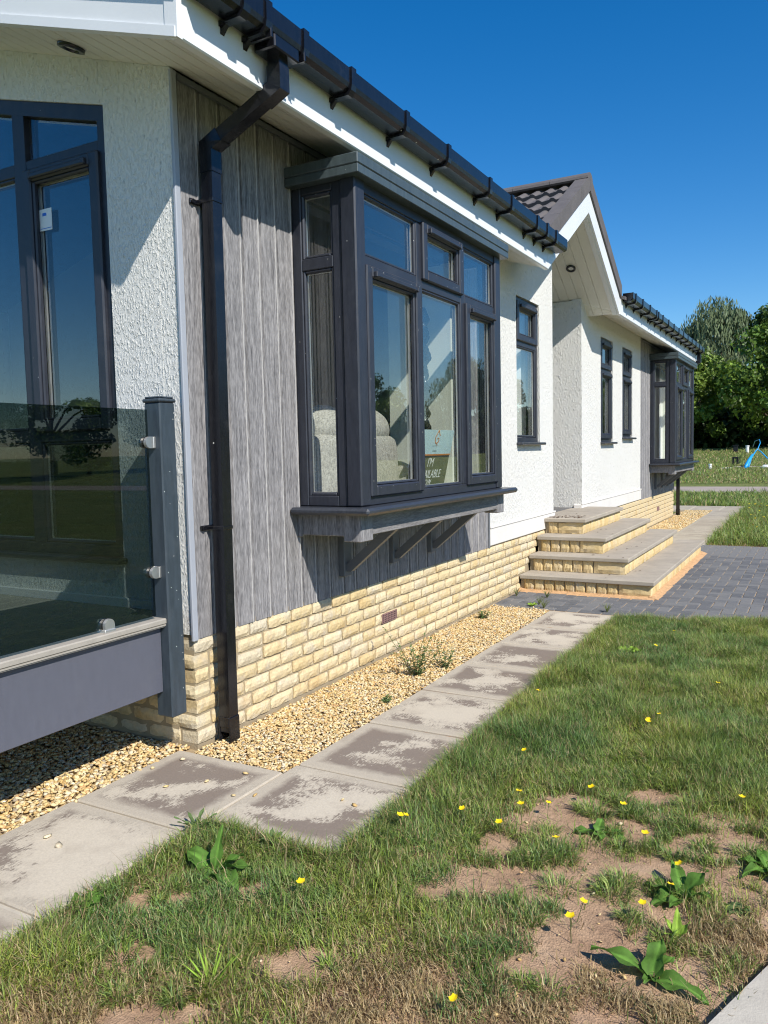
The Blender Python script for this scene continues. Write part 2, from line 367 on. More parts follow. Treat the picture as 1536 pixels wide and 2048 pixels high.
sheet('gravel_bed', -3.2, .57, -3.4, 3.95, .2, lambda x, y: 0*x-.022, MT['gbase'], label='sandy bed under the golden gravel beside the plinth', cat='gravel bed', kind='structure')
sheet('gravel_bed', -.1, .57, 8.2, 15.7, .2, lambda x, y: 0*x-.022, MT['gbase'], label='sandy bed under the gravel below the far bay', cat='gravel bed', kind='structure')

# ------------------------------------------------------------------ slab paths
slab_me = []
for k in range(4):
    mb = MB(); S = .303
    mb.box(-S, S, -S, S, -.045, 0, .006); slab_me.append(mb.mesh('slab', MT['slab']))
def path(label, cells, mat=None, bed=None):
    e = MB(); x0, x1, y0, y1 = bed; e.box(x0, x1, y0, y1, -.05, -.012)
    p = e.build('path', MT['conc'], label=label, cat='path', kind='structure')
    for (cx, cy, sx, sy) in cells:
        me = random.choice(slab_me)
        o = place('slab', me, p, (cx, cy, random.uniform(-.002, .002)), (random.uniform(-.004, .004), random.uniform(-.004, .004), random.choice([0, 0, math.pi])), (sx/.612, sy/.612, 1))
        if mat: o.material_slots[0].link = 'OBJECT'; o.material_slots[0].material = mat
    return p
J = [-.59, .035, .67, 1.305, 1.94, 2.57, 3.2, 3.83]
path('path of weathered square slabs between golden gravel and lawn', [(.873, (a+b)/2, .62, b-a-.012) for a, b in zip(J[:-1], J[1:])], None, (.565, 1.18, -.59, 3.83))
J1 = [-.055-.628*i for i in range(6)]
path('path of worn square slabs in front of the raised deck', [(.249, (a+b)/2, .617, a-b-.012) for a, b in zip(J1[:-1], J1[1:])], None, (-.06, .557, J1[-1], -.055))
path('buff slab path leading from the steps along the far gravel', [(.87, 8.5+.612*i, .61, .60) for i in range(12)], MT['slab2'], (.56, 1.18, 8.2, 15.55))
path('buff slab path crossing behind the far end of the house', [(1.0-.612*i, 15.9+.612*j, .60, .60) for i in range(8) for j in range(2)], MT['slab2'], (-3.6, 1.31, 15.58, 16.83))
# concrete slab near the camera
mb = MB(); mb.prism([(2.13, -1.65), (2.435, -.83), (2.57, -.47), (2.66, -.40), (3.4, -.40), (3.6, -3.6), (1.4, -3.6)], 'z', -.08, .02)
mb.build('concrete_apron', MT['conc'], label='pale concrete apron with rounded corner at the lawn edge', cat='concrete', kind='structure')
# block paving, ninety degree herringbone
mb = MB(); mb.box(0, 4.2, 3.84, 9.12, -.08, -.008)
pv = mb.build('block_paving', MT['sand'], label='charcoal block paving laid in front of the entrance steps', cat='paving', kind='structure')
U = .1; cells = []
for i in range(-2, 44):
    for j in range(-2, 54):
        m = (i-j) % 4
        if m == 0: r = (i*U, (i+2)*U, j*U, (j+1)*U)
        elif m == 3: r = (i*U, (i+1)*U, j*U, (j+2)*U)
        else: continue
        x0, x1, y0, y1 = r; y0 += 3.86; y1 += 3.86
        x0 = max(x0, .01); x1 = min(x1, 4.18); y0 = max(y0, 3.86); y1 = min(y1, 9.1)
        if x1-x0 < .03 or y1-y0 < .03: continue
        cx, cy = (x0+x1)/2, (y0+y1)/2
        if cx < 1.2 and 4.75 < cy < 8.15: continue
        vis = cx < 2.2+.03*cy
        cells.append((0 if vis else 1, math.hypot(cx-2.6, cy+2.8), x0, x1, y0, y1))
cells.sort()
pm = MB(); pm.box(-.5, .5, -.5, .5, -.05, 0, 0); PAV = {}
def paver_mesh(dx, dy):
    k = (round(dx, 2), round(dy, 2))
    if k not in PAV:
        q = MB(); q.box(-dx/2, dx/2, -dy/2, dy/2, -.05, 0, .005); PAV[k] = q.mesh('paver', MT['paver'])
    return PAV[k]
rest = MB()
for n_, (a, b, x0, x1, y0, y1) in enumerate(cells):
    g = .0035; zt = random.uniform(-.002, .002)
    if n_ < 298: place('paver', paver_mesh(x1-x0-2*g, y1-y0-2*g), pv, ((x0+x1)/2, (y0+y1)/2, zt), (random.uniform(-.012, .012), random.uniform(-.012, .012), 0))
    else: rest.box(x0+g, x1-g, y0+g, y1-g, -.05, zt, .004)
rest.build('paver_remainder', MT['paver'], pv, kind='stuff')

# ------------------------------------------------------------------ the house
H = empty('park_home', (0, 0, 0), 'long single storey white rendered home with grey cladding, bay windows and gabled porch', 'house')
SL = .318                                   # roof pitch
sz = lambda x: 3.18-SL*x                     # soffit plane
GA, GH, GX, GB = 5.88, .595, .39, 3.056      # porch gable: apex y, slope, front x, foot z
GL, GR = 4.425, 7.335
vz = lambda y: GB+(GR-y)*GH if y > GA else GB+(y-GL)*GH
def wallY(mb, x0, x1, y0, y1, z0, z1, holes=()):
    y = y0
    for (a, b, c, d) in sorted(holes):
        if a > y: mb.box(x0, x1, y, a, z0, z1)
        if c > z0: mb.box(x0, x1, a, b, z0, c)
        if d < z1: mb.box(x0, x1, a, b, d, z1)
        y = b
    if y < y1: mb.box(x0, x1, y, y1, z0, z1)
W1 = (4.645, 5.36, 1.455, 2.905); W2 = (8.0, 8.705, 1.46, 2.89); W3 = (9.315, 10.02, 1.53, 2.89)
BAYS = [(.91, 3.09), (11.47, 13.65)]
Y_END = 13.97
mb = MB()
wallY(mb, -.12, 0, 3.87, 4.43, .55, 3.18)
wallY(mb, -.12, 0, 4.43, 5.83, .55, 3.05, [W1])
mb.prism([(4.43, 3.05), (5.83, 3.05), (5.83, vz(5.83)-.003), (4.70, vz(4.70)-.003), (4.43, 3.20)], 'x', -.12, 0)
mb.build('rendered_wall', MT['stucco'], H)
mb = MB(); wallY(mb, -.12, 0, 7.03, 10.68, .55, 3.05, [W2, W3])
mb.prism([(7.03, 3.05), (10.68, 3.05), (10.68, 3.18), (7.35, 3.18), (7.03, vz(7.03)-.003)], 'x', -.12, 0)
mb.build('rendered_wall', MT['stucco'], H)
# porch recess: far side, near side, back wall with door
mb = MB(); mb.prism([(-1.1, .66), (-.12, .66), (-.12, 3.22), (-1.1, 3.22)], 'y', 7.03, 7.15); mb.build('porch_side_wall', MT['stucco'], H)
mb = MB(); mb.box(-1.1, -.12, 5.71, 5.83, .66, 3.8); mb.build('porch_side_wall', MT['stucco'], H)
mb = MB(); wallY(mb, -1.22, -1.1, 5.71, 7.15, .66, 3.5, [(5.98, 6.9, .68, 2.75)]); mb.build('porch_back_wall', MT['stucco'], H)
mb = MB(); mb.box(-1.17, -1.12, 5.98, 6.9, .68, 2.75, .004); dr = mb.build('door', MT['frame'], H)
mb = MB(); mb.box(-1.125, -1.112, 6.2, 6.68, 1.6, 2.5); mb.build('pane', MT['glass'], dr)
mb = MB(); mb.box(-1.12, -1.07, 6.05, 6.08, 1.65, 1.85, .005); mb.build('handle', MT['metal'], dr)
# smooth skirt strips
for a, b in ((3.87, 5.86), (7.0, 10.68)):
    mb = MB(); mb.box(-.10, .012, a, b, .535, .70, .008); mb.box(0, .02, a, b, .695, .712, .004); mb.build('skirt_board', MT['skirt'], H)
# wall cores behind the cladding
for a, b, bay in ((0, 3.87, BAYS[0]), (10.68, Y_END, BAYS[1])):
    mb = MB(); wallY(mb, -.12, -.022, max(a, .125), b, .55, 3.18, [(bay[0]+.05, bay[1]-.05, 1.15, 2.86)]); mb.build('wall_core', MT['trimdark'], H)
    y = a+.03; cl = MB(); cl.box(-.03, -.012, a+.02, b-.02, .53, .56); cl = cl.build('cladding', MT['trimdark'], H)
    while y < b-.03:
        y1 = min(y+.15, b-.02); parts = []
        ov = y < bay[1]-.06 and y1 > bay[0]+.06
        m_ = MB()
        w_ = y1-y; prof = [(-.021, y+.001), (-.013, y+.001), (-.013, y+.006), (-.001, y+.010), (0, y+.014)]
        if w_ > .1: prof += [(0, y1-.036), (.006, y1-.031), (.007, y1-.024), (0, y1-.021)]
        prof += [(0, y1-.008), (-.006, y1-.003), (-.012, y1-.001), (-.021, y1-.001)]
        if ov: m_.prism(prof, 'z', 2.88, 3.172); m_.build('board', MT['clad'], cl); m_ = MB(); m_.prism(prof, 'z', .525, 1.13)
        else: m_.prism(prof, 'z', .525, 3.172)
        m_.build('board', MT['clad'], cl)
        if w_ > .1:
            m_ = MB(); m_.box(.004, .0085, y1-.031, y1-.024, .527, 1.06 if ov else 3.12, .002); m_.build('bead', MT['bead'], cl)
        y = y1
    tr = MB()
    if a == 0: tr.box(-.006, .012, -.010, .026, .52, 3.17, .004)
    else: tr.box(-.02, .008, a-.02, a+.03, .52, 3.17, .004)
    tr.build('edge_trim', MT['trim'] if a == 0 else MT['clad'], H)
    tr = MB(); tr.box(-.02, .010, b-.022, b+.004, .52, 3.17, .003); tr.build('edge_trim', MT['trimdark'], H)
    tr = MB(); tr.prism([(0, 3.135), (.022, 3.13), (.022, sz(.022)-.018), (0, sz(0)-.016)], 'y', a+.03, b); tr.build('head_trim', MT['trimdark'], H)
# end wall facing the deck with the tall shaped window
wt = lambda x: 3.113+.262*(-.442-x)          # window head line
X0, XL, ZS = -.442, -3.0, .905
mb = MB()
mb.prism([(-.12, .55), (-.026, .55), (-.026, sz(-.026)), (-.12, sz(-.12))], 'y', .001, .12); mb.prism([(-.0265, .55), (-.004, .55), (-.004, sz(-.004)), (-.0265, sz(-.0265))], 'y', .001, .02)
mb.prism([(X0, .55), (-.12, .55), (-.12, sz(-.12)), (X0, sz(X0))], 'y', 0, .12)
mb.prism([(XL, .55), (X0, .55), (X0, ZS), (XL, ZS)], 'y', 0, .12)
mb.prism([(XL, wt(XL)), (X0, wt(X0)), (X0, sz(X0)), (XL, sz(XL))], 'y', 0, .12)
mb.prism([(-6.1, .55), (XL, .55), (XL, sz(XL)), (-3.05, sz(-3.05)), (-6.1, 3.18)], 'y', 0, .12)
mb.build('rendered_wall', MT['stucco'], H)
mb = MB(); mb.box(-6.1, -.08, -.02, .0, .655, .705, .004); mb.build('skirt_board', MT['skirt'], H)
# far end, back, inner partitions, floor
mb = MB(); mb.prism([(-6.1, .55), (-.12, .55), (-.12, sz(-.12)), (-3.05, sz(-3.05)), (-6.1, 3.18)], 'y', Y_END-.12, Y_END-.001); mb.build('rendered_wall', MT['stucco'], H)
mb = MB(); wallY(mb, -6.1, -5.98, .12, Y_END-.12, .55, 3.17, [(1.6, 3.0, 1.4, 2.8), (9.6, 11.0, 1.4, 2.8)]); mb.build('rendered_wall', MT['stucco'], H)
mb = MB(); mb.box(-5.97, -.125, .125, Y_END-.125, .56, .66); mb.build('inner_floor', MT['carpet'], H)
for y in (3.42, 5.55, 7.35, 8.95, 10.3):
    mb = MB(); mb.prism([(-5.9, .66), (-.13, .66), (-.13, 3.18), (-3.05, 4.1), (-5.9, 3.2)], 'y', y, y+.1); mb.build('inner_wall', MT['inner_dark'], H)
for y in (3.035, 13.595):
    mb = MB(); mb.box(-.50, -.024, y-.08, y-.001, .67, 2.87); mb.box(-.024, .055, y-.08, y-.001, 1.132, 2.87); mb.build('inner_wall', MT['inner'], H)
# plinth
CH = .075
def brick_mesh(L, seed):
    r = np.random.default_rng(seed); hx, hz, d = L/2, .0315, .052
    def fn(u, v):
        a = (u-.5)*2; b = (v-.5)*2
        e = max(abs(a)**14, abs(b)**9)
        inset = .0075*e
        n = r.normal()*.0013
        return (n-inset+.004, a*hx*(1-.02*abs(b)**3)+r.normal()*.0012*(abs(a) > .9), b*hz*(1-.03*abs(a)**3)+r.normal()*.001*(abs(b) > .9))
    mb = MB(); nu, nv = 7, 3; mb.grid(fn, nu, nv); top = mb.v[:]
    ring = [i*(nv+1) for i in range(nu+1)]+[nu*(nv+1)+j for j in range(1, nv+1)]+[i*(nv+1)+nv for i in range(nu-1, -1, -1)]+[j for j in range(nv-1, 0, -1)]
    b0 = len(mb.v); mb.v += [(-d*2, top[i][1], top[i][2]) for i in ring]
    n = len(ring); mb.f += [(ring[i], ring[(i+1) % n], b0+(i+1) % n, b0+i) for i in range(n)]
    return mb.mesh('brick', MT['brick'], False)
BL = {k: [brick_mesh(L, 20+s*7+i) for s in range(5)] for i, (k, L) in enumerate((('s', .203), ('h', .093), ('m', .143)))}
LEN = {'s': .205, 'h': .095, 'm': .145}
mb = MB(); mb.box(-.12, -.009, .009, 5.2, -.05, .548); mb.box(-3.2, -.12, .002, .12, -.05, .548)
pl = mb.build('plinth', MT['mortar'], H)
# quoin corner and running courses on the long wall
def lay(parent, y0, y1, row, start, x=0.0):
    y = y0+start; z = row*CH+CH/2+.004; out = 0
    first = True
    while y < y1-.05:
        k = 's' if random.random() > .12 else 'm'
        if first and start > 0: k = random.choice('hsm')
        L = LEN[k]
        if row == 3 and y < 1.955 < y+L+.01: pass
        place('brick', random.choice(BL[k]), parent, (x+random.uniform(-.002, .003), y+L/2, z), (random.uniform(-.012, .012), random.uniform(-.008, .008), random.uniform(-.008, .008)))
        y += L+.010; first = False; out += 1
    return out
nb = 0
for row in range(7):
    odd = row % 2
    nb += lay(pl, 0.0, 4.72+max(0, row-1)*.14, row, .115 if odd else .006)
    # bricks on the end face, turned to face the deck side
    xx = -.004 if odd else -.115
    while xx > -1.05:
        L = LEN['s']
        place('brick', random.choice(BL['s']), pl, (xx-L/2, random.uniform(-.003, .002), row*CH+CH/2+.004), (random.uniform(-.01, .01), 0, -math.pi/2)); xx -= L+.01; nb += 1
mb = MB(); mb.box(.004, .0075, 1.845, 2.06, .2325, .2985); av = mb.build('airbrick', MT['vent'], pl)
mb = MB()
for i in range(9):
    for j in range(4): mb.box(.0075, .0085, 1.856+i*.0225, 1.868+i*.0225, .239+j*.0145, .246+j*.0145)
mb.build('vent_hole', MT['rubber'], av)
# far plinth: too small to pick apart, joined
mb = MB(); mb.box(-.12, -.006, 7.2, Y_END-.006, -.05, .548); mb.box(-6.1, -.12, Y_END-.12, Y_END-.006, -.05, .55); mb.box(-6.1, -5.99, .12, Y_END-.12, -.05, .55)
pf = mb.build('plinth', MT['mortar'], H); mb = MB()
for row in range(7):
    y = 7.3+(row % 2)*.1
    while y < Y_END-.03:
        L = min(random.choice((.205, .205, .145)), Y_END-y); z = row*CH+.008; mb.box(-.03, random.uniform(.002, .008), y, y+L, z, z+.065, .006); y += L+.01
mb.build('brick_course', MT['brick'], pf, kind='stuff')
mb = MB(); mb.box(.004, .011, 12.15, 12.36, .23, .30); mb.build('airbrick', MT['vent'], pf)

# --- windows
def vent_bar(xf, u0, u1, v, n, parent):
    mb = MB(xf); mb.box(u0, u1, v-.016, v+.012, n, n+.022, .006); mb.box(u0-.012, u0+.004, v-.02, v+.014, n, n+.026, .005); mb.box(u1-.004, u1+.012, v-.02, v+.014, n, n+.026, .005)
    mb.build('trickle_vent', MT['frame'], parent)
def ringbox(mb, u0, u1, v0, v1, w, n0, n1, b=.006):
    mb.box(u0, u0+w, v0, v1, n0, n1, b); mb.box(u1-w, u1, v0, v1, n0, n1, b)
    mb.box(u0+w, u1-w, v0, v0+w, n0, n1-.001, b); mb.box(u0+w, u1-w, v1-w, v1, n0, n1-.001, b)
def bead(mb, u0, u1, v0, v1, n0, n1, w=.016):
    # sloped glazing bead ring
    for (a, b_, c, d) in ((u0, u0+w, v0, v1), (u1-w, u1, v0, v1), (u0+w, u1-w, v0, v0+w), (u0+w, u1-w, v1-w, v1)):
        mb.box(a, b_, c, d, n0, n1, .007)
def light(parent, xf, u0, u1, v0, v1, sash, vent=False, nf=0.0):
    """one glazed light; sash = proud opening frame, else glazed straight into the frame"""
    if sash:
        mb = MB(xf); ringbox(mb, u0-.012, u1+.012, v0-.012, v1+.012, .064, nf-.02, nf+.022, .008); bead(mb, u0+.05, u1-.05, v0+.05, v1-.05, nf-.02, nf+.010)
        s = mb.build('sash', MT['frame'], parent)
        if vent: vent_bar(xf, u0+.07, u1-.07, v1-.030, nf+.020, parent)
        g = .06
    else:
        mb = MB(xf); bead(mb, u0-.003, u1+.003, v0-.003, v1+.003, nf-.04, nf-.006, .02); mb.build('glazing_bead', MT['frame'], parent); g = .012
    mb = MB(xf); mb.box(u0+g, u1-g, v0+g, v1-g, nf-.042, nf-.022); mb.build('pane', MT['glass'], parent)
    mb = MB(xf); k = g-.004
    for (a, b_, c, d) in ((u0+k, u0+k+.012, v0+k, v1-k), (u1-k-.012, u1-k, v0+k, v1-k), (u0+k+.012, u1-k-.012, v0+k, v0+k+.012), (u0+k+.012, u1-k-.012, v1-k-.012, v1-k)): mb.box(a, b_, c, d, nf-.038, nf-.027)
    mb.build('spacer_bar', MT['metal'], parent)
def small_window(y0, y1, z0, z1, lower_sash):
    xf = lambda u, v, n: (-.022+n, u, v); T_ = 2.46
    mb = MB(xf); ringbox(mb, y0+.002, y1-.002, z0+.02, z1-.002, .05, -.07, 0, .004); mb.box(y0+.05, y1-.05, T_-.03, T_+.03, -.07, -.001, .004)
    p = mb.build('window', MT['frame'], H)
    light(p, xf, y0+.055, y1-.055, T_+.03, z1-.055, True, True); light(p, xf, y0+.055, y1-.055, z0+.075, T_-.03, lower_sash, lower_sash)
    mb = MB(); mb.box(-.09, .065, y0-.02, y1+.02, z0-.008, z0+.02, .008); mb.build('sill', MT['sillm'], p)
small_window(*W1, False); small_window(*W2, True); small_window(*W3, True)
def bay(y0, y1):
    XF, SX = .422, .325; T_ = 2.46; z0, z1 = 1.11, 2.90
    front = lambda u, v, n: (XF-.012+n, u, v)
    left = lambda u, v, n: (u, y0+.012-n, v); right = lambda u, v, n: (u, y1-.012+n, v)
    mb = MB()
    for a, b in ((y0, y0+.105), (y1-.105, y1)):                       # corner posts
        mb.box(SX, XF, a, b, z0, z1, .008)
    q = MB(front); ms = [y0+.105, y0+.79, y0+1.465, y1-.105]
    q.box(ms[0], ms[3], z1-.075, z1, -.07, 0, .004); q.box(ms[0], ms[3], z0, z0+.06, -.07, 0, .004)
    for m in ms[1:3]: q.box(m-.035, m+.035, z0+.06, z1-.075, -.07, -.001, .004)
    for a, b in ((ms[0], ms[1]-.035), (ms[1]+.035, ms[2]-.035), (ms[2]+.035, ms[3])): q.box(a, b, T_-.032, T_+.032, -.07, -.002, .004)
    mb.v += [] ; b0 = len(mb.v); mb.v += q.v; mb.f += [tuple(i+b0 for i in f) for f in q.f]
    for xf in (left, right):
        q = MB(xf); ringbox(q, .0, SX, z0, z1, .06, -.07, 0, .005); q.box(.06, SX-.06, T_-.032, T_+.032, -.07, -.001, .004)
        b0 = len(mb.v); mb.v += q.v; mb.f += [tuple(i+b0 for i in f) for f in q.f]
    p = mb.build('bay_window', MT['frame'], H)
    A = [(ms[0]+.006, ms[1]-.035), (ms[1]+.035, ms[2]-.035), (ms[2]+.035, ms[3]-.006)]
    for i, (a, b) in enumerate(A):
        light(p, front, a, b, T_+.032, z1-.075, i == 1, i == 1); light(p, front, a, b, z0+.06, T_-.032, i != 1, i != 1)
    for xf in (left, right):
        light(p, xf, .06, SX-.06, T_+.032, z1-.06, False); light(p, xf, .06, SX-.06, z0+.06, T_-.032, False)
    # hood, two stepped boards
    mb = MB(); mb.box(-.0, .473, y0-.05, y1+.05, 2.880, 2.9255, .003); mb.box(0, .475, y0-.052, y1+.052, 2.9275, 2.985, .005); mb.build('hood', MT['hood'], p)
    mb = MB(); mb.box(.0, .52, y0-.10, y1+.09, 1.068, 1.108, .014); mb.build('sill', MT['sillm'], p)
    mb = MB(); mb.box(-.02, .335, y0+.09, y1-.09, 1.108, 1.128); mb.build('window_board', MT['upvc'], p)
    mb = MB(); mb.box(.375, .418, y0+.11, y1-.11, .945, 1.068, .004); mb.build('apron_beam', MT['cladh'], p)
    for a, b in ((y0-.015, y0+.02), (y1-.02, y1+.015)):
        mb = MB(); mb.box(0, .31, a, b, .945, 1.068, .004); mb.box(0, .03, a-.006, b+.006, .935, 1.069, .003); mb.build('apron_beam', MT['clad'], p)
    for a, b in ((y0-.022, y0+.11), (y1-.11, y1+.022)):
        mb = MB(); mb.box(.31, .425, a, b, .915, 1.068, .005); mb.build('corner_block', MT['clad'], p)
    mb = MB(); mb.box(.0, .374, y0+.02, y1-.02, 1.03, 1.066); mb.build('underboard', MT['trimdark'], p)
    for yy in (y0+.45, y0+1.09, y0+1.70):
        mb = MB(); mb.box(0, .045, yy-.045, yy+.045, .64, 1.03, .004)
        mb.prism([(.045, .672), (.075, .672), (.40, .945), (.40, .985), (.365, .985), (.045, .715)], 'y', yy-.022, yy+.022); mb.build('bracket', MT['trimdark'], p)
    return p
bay1 = bay(*BAYS[0]); bay2 = bay(*BAYS[1])
# the tall end window
xf = lambda u, v, n: (u, .012-n, v)
mb = MB(xf); cols_ = [X0, -1.085, -1.73, -2.37, XL]
def slopebar(mb, u0, u1, d, n0, n1): mb.prism([(u0, wt(u0)-d), (u1, wt(u1)-d), (u1, wt(u1)), (u0, wt(u0))], 'z', n0, n1)
slopebar(mb, XL, X0, .075, -.07, 0)
mb.box(XL, X0, ZS, ZS+.06, -.07, 0, .004)
for i, c in enumerate(cols_):
    a, b = (c-.06, c) if i == 0 else ((c, c+.06) if i == 4 else (c-.045, c+.045))
    mb.prism([(a, ZS+.06), (b, ZS+.06), (b, wt(b)-.075), (a, wt(a)-.075)], 'z', -.07, -.001)
for i in range(4):
    b = cols_[i]-(.06 if i == 0 else .045); a = cols_[i+1]+(.06 if i == 3 else .045)
    mb.box(a, b, 2.90, 2.965, -.07, -.002, .004); mb.box(a, b, 1.50, 1.565, -.07, -.002, .004)
ew = mb.build('end_window', MT['frame'], H)
for i in range(4):
    b = cols_[i]-(.06 if i == 0 else .045); a = cols_[i+1]+(.06 if i == 3 else .045)
    q = MB(xf); q.prism([(a+.01, 2.975), (b-.01, 2.975), (b-.01, wt(b-.01)-.085), (a+.01, wt(a+.01)-.085)], 'z', -.045, -.025); q.build('pane', MT['glass'], ew)
    light(ew, xf, a, b, 1.565, 2.90, i in (0, 2), i in (0, 2)); light(ew, xf, a, b, ZS+.06, 1.50, False)
mb = MB(); mb.box(XL-.02, X0+.025, -.055, .03, ZS-.028, ZS+.002, .008); mb.build('sill', MT['sillm'], ew)
q = MB(xf); q.box(-.98, -.885, 2.60, 2.71, -.0215, -.0205); stk = q.build('sticker', MT['white'], ew)
q = MB(xf); q.box(-.955, -.925, 2.675, 2.69, -.0205, -.0198); q.box(-.975, -.89, 2.61, 2.613, -.0205, -.0198); q.build('sticker_print', MT['stickerblue'], stk)

# --- soffit boards, fascia, roof
sof = MB(); sof.prism([(.365, sz(.365)+.012), (.365, sz(.365)+.02), (-3.05, sz(-3.05)+.02), (-3.05, sz(-3.05)+.012)], 'y', -.35, -.02)
sof.prism([(.365, sz(.365)+.012), (.365, sz(.365)+.02), (-.02, sz(-.02)+.02), (-.02, sz(-.02)+.012)], 'y', -.02, 4.40)
sof = sof.build('soffit', MT['soffit'], H)
def sboard(x0, x1, ya, yb, par):
    mb = MB(); g = .0025
    mb.prism([(x0+g, sz(x0+g)), (x1-g, sz(x1-g)), (x1-g, sz(x1-g)+.012), (x0+g, sz(x0+g)+.012)], 'y', ya, yb); mb.build('board', MT['soffit'], par)
nbw = .365/4
for i in range(4): sboard(i*nbw, (i+1)*nbw, -.352, 4.42, sof)
for i in range(30): sboard(-(i+1)*.1, -i*.1, -.352, -.001, sof)
sof2 = MB(); sof2.prism([(.365, sz(.365)+.012), (.365, sz(.365)+.02), (-.02, sz(-.02)+.02), (-.02, sz(-.02)+.012)], 'y', 7.40, Y_END+.35); sof2 = sof2.build('soffit', MT['soffit'], H)
for i in range(4):
    x0, x1 = i*nbw, (i+1)*nbw; g = .0025
    ys0 = lambda x: GR-(sz(x)-GB)/GH
    mb = MB(); t_ = .012
    vs = [(x, y, sz(x)+dz) for dz in (0, t_) for (x, y) in ((x0+g, ys0(x0+g)), (x1-g, ys0(x1-g)), (x1-g, Y_END+.35), (x0+g, Y_END+.35))]
    mb.add(vs, [(0, 1, 2, 3), (4, 7, 6, 5), (0, 4, 5, 1), (1, 5, 6, 2), (2, 6, 7, 3), (3, 7, 4, 0)]); mb.build('board', MT['soffit'], sof2)
def fascia(y0, y1):
    mb = MB(); mb.box(.366, .390, y0, y1, GB, 3.262, .003); mb.box(.352, .396, y0, y1, GB-.008, GB+.022, .006); mb.build('fascia', MT['upvc'], H)
mb = MB(); mb.prism([(.001, sz(.001)-.002), (.366, sz(.366)-.002), (.366, 3.262), (.001, 3.40)], 'y', 4.421, 4.4295); mb.build('soffit_end_cap', MT['upvc'], H)
fascia(-.372, 4.43); fascia(GR+.01, Y_END+.37)
mb = MB(); mb.prism([(.398, GB-.01), (.335, GB+.012), (.335, GB+.30), (.398, GB+.28)], 'y', -.381, -.350); mb.build('corner_cover', MT['upvc'], H)
mb = MB(); bz = lambda x: GB+SL*(.39-x)
mb.prism([(.388, bz(.388)), (-3.05, bz(-3.05)), (-6.49, bz(.39)), (-6.49, bz(.39)+.33), (-3.05, bz(-3.05)+.33), (.388, bz(.388)+.33)], 'y', -.377, -.353)
mb.prism([(.388, bz(.388)-.01), (-3.05, bz(-3.05)-.01), (-6.49, bz(.39)-.01), (-6.49, bz(.39)+.03), (-3.05, bz(-3.05)+.03), (.388, bz(.388)+.03)], 'y', -.385, -.345)
mb.build('bargeboard', MT['upvc'], H)
mb = MB(); mb.prism([(.388, bz(.388)), (-3.05, bz(-3.05)), (-6.49, bz(.39)), (-6.49, bz(.39)+.26), (-3.05, bz(-3.05)+.26), (.388, bz(.388)+.26)], 'y', Y_END+.353, Y_END+.377); mb.build('bargeboard', MT['upvc'], H)
def roofslab(xe, y0, y1):
    lo = lambda x: sz(x)+.022; th = .16; R = -3.05
    pts = [(xe, lo(xe)), (R, lo(R)), (-6.47, lo(R)+SL*(-6.47-R)), (-6.47, lo(R)+SL*(-6.47-R)+th), (R, lo(R)+th), (xe, lo(xe)+th)]
    mb = MB(); mb.prism(pts, 'y', y0, y1); return mb
rf = roofslab(.364, -.352, 4.42); q = roofslab(-1.3, 4.42, 7.42); b0 = len(rf.v); rf.v += q.v; rf.f += [tuple(i+b0 for i in f) for f in q.f]
q = roofslab(.364, 7.42, Y_END+.352); b0 = len(rf.v); rf.v += q.v; rf.f += [tuple(i+b0 for i in f) for f in q.f]
rf = rf.build('roof', MT['tile'], H)
mb = MB(); mb.prism([(.44, sz(.44)+.2), (-3.05, sz(-3.05)+.2), (-6.5, sz(.40)+.2), (-6.5, sz(.4)+.24), (-3.05, sz(-3.05)+.24), (.44, sz(.44)+.24)], 'y', -.41, 4.40); mb.build('roof_covering', MT['tile'], rf)
mb = MB(); mb.prism([(.44, sz(.44)+.2), (-3.05, sz(-3.05)+.2), (-6.5, sz(.40)+.2), (-6.5, sz(.4)+.24), (-3.05, sz(-3.05)+.24), (.44, sz(.44)+.24)], 'y', 7.44, Y_END+.41); mb.build('roof_covering', MT['tile'], rf)

# --- porch gable
def chevron(dz0, dz1, xa, xb, yl=GL, yr=GR, cut=True):
    f = lambda y: vz(y)
    mb = MB(); mb.prism([(yl, f(yl)+dz0), (GA, f(GA)+dz0), (yr, f(yr)+dz0), (yr, f(yr)+dz1), (GA, f(GA)+dz1), (yl, f(yl)+dz1)], 'x', xa, xb); return mb
GS = 4.72
pg = chevron(.03, .20, -2.7, .36, GS).build('porch_roof', MT['trimdark'], H)
chevron(0, .232, .365, .392).build('bargeboard', MT['upvc'], pg)
mb = MB(); mb.prism([(GA, vz(GA)-.012), (GR, vz(GR)-.012), (GR, vz(GR)+.01), (GA, vz(GA)+.01)], 'x', .31, .365); mb.prism([(GS, vz(GS)-.012), (GA, vz(GA)-.012), (GA, vz(GA)+.01), (GS, vz(GS)+.01)], 'x', .31, .365); mb.build('rake_trim', MT['upvc'], pg)
# vault boards parallel to the rake
for i in range(12):
    x1 = .305-i*.115; x0 = x1-.111
    for (a, b) in ((GS, GA), (GA, GR)):
        mb = MB(); mb.prism([(a, vz(a)+.004), (b, vz(b)+.004), (b, vz(b)+.016), (a, vz(a)+.016)], 'x', x0, x1); mb.build('vault_board', MT['soffit'], pg)
    chev = None
chevron(.014, .03, -1.2, .31, GS).build('vault_backing', MT['soffit'], pg)
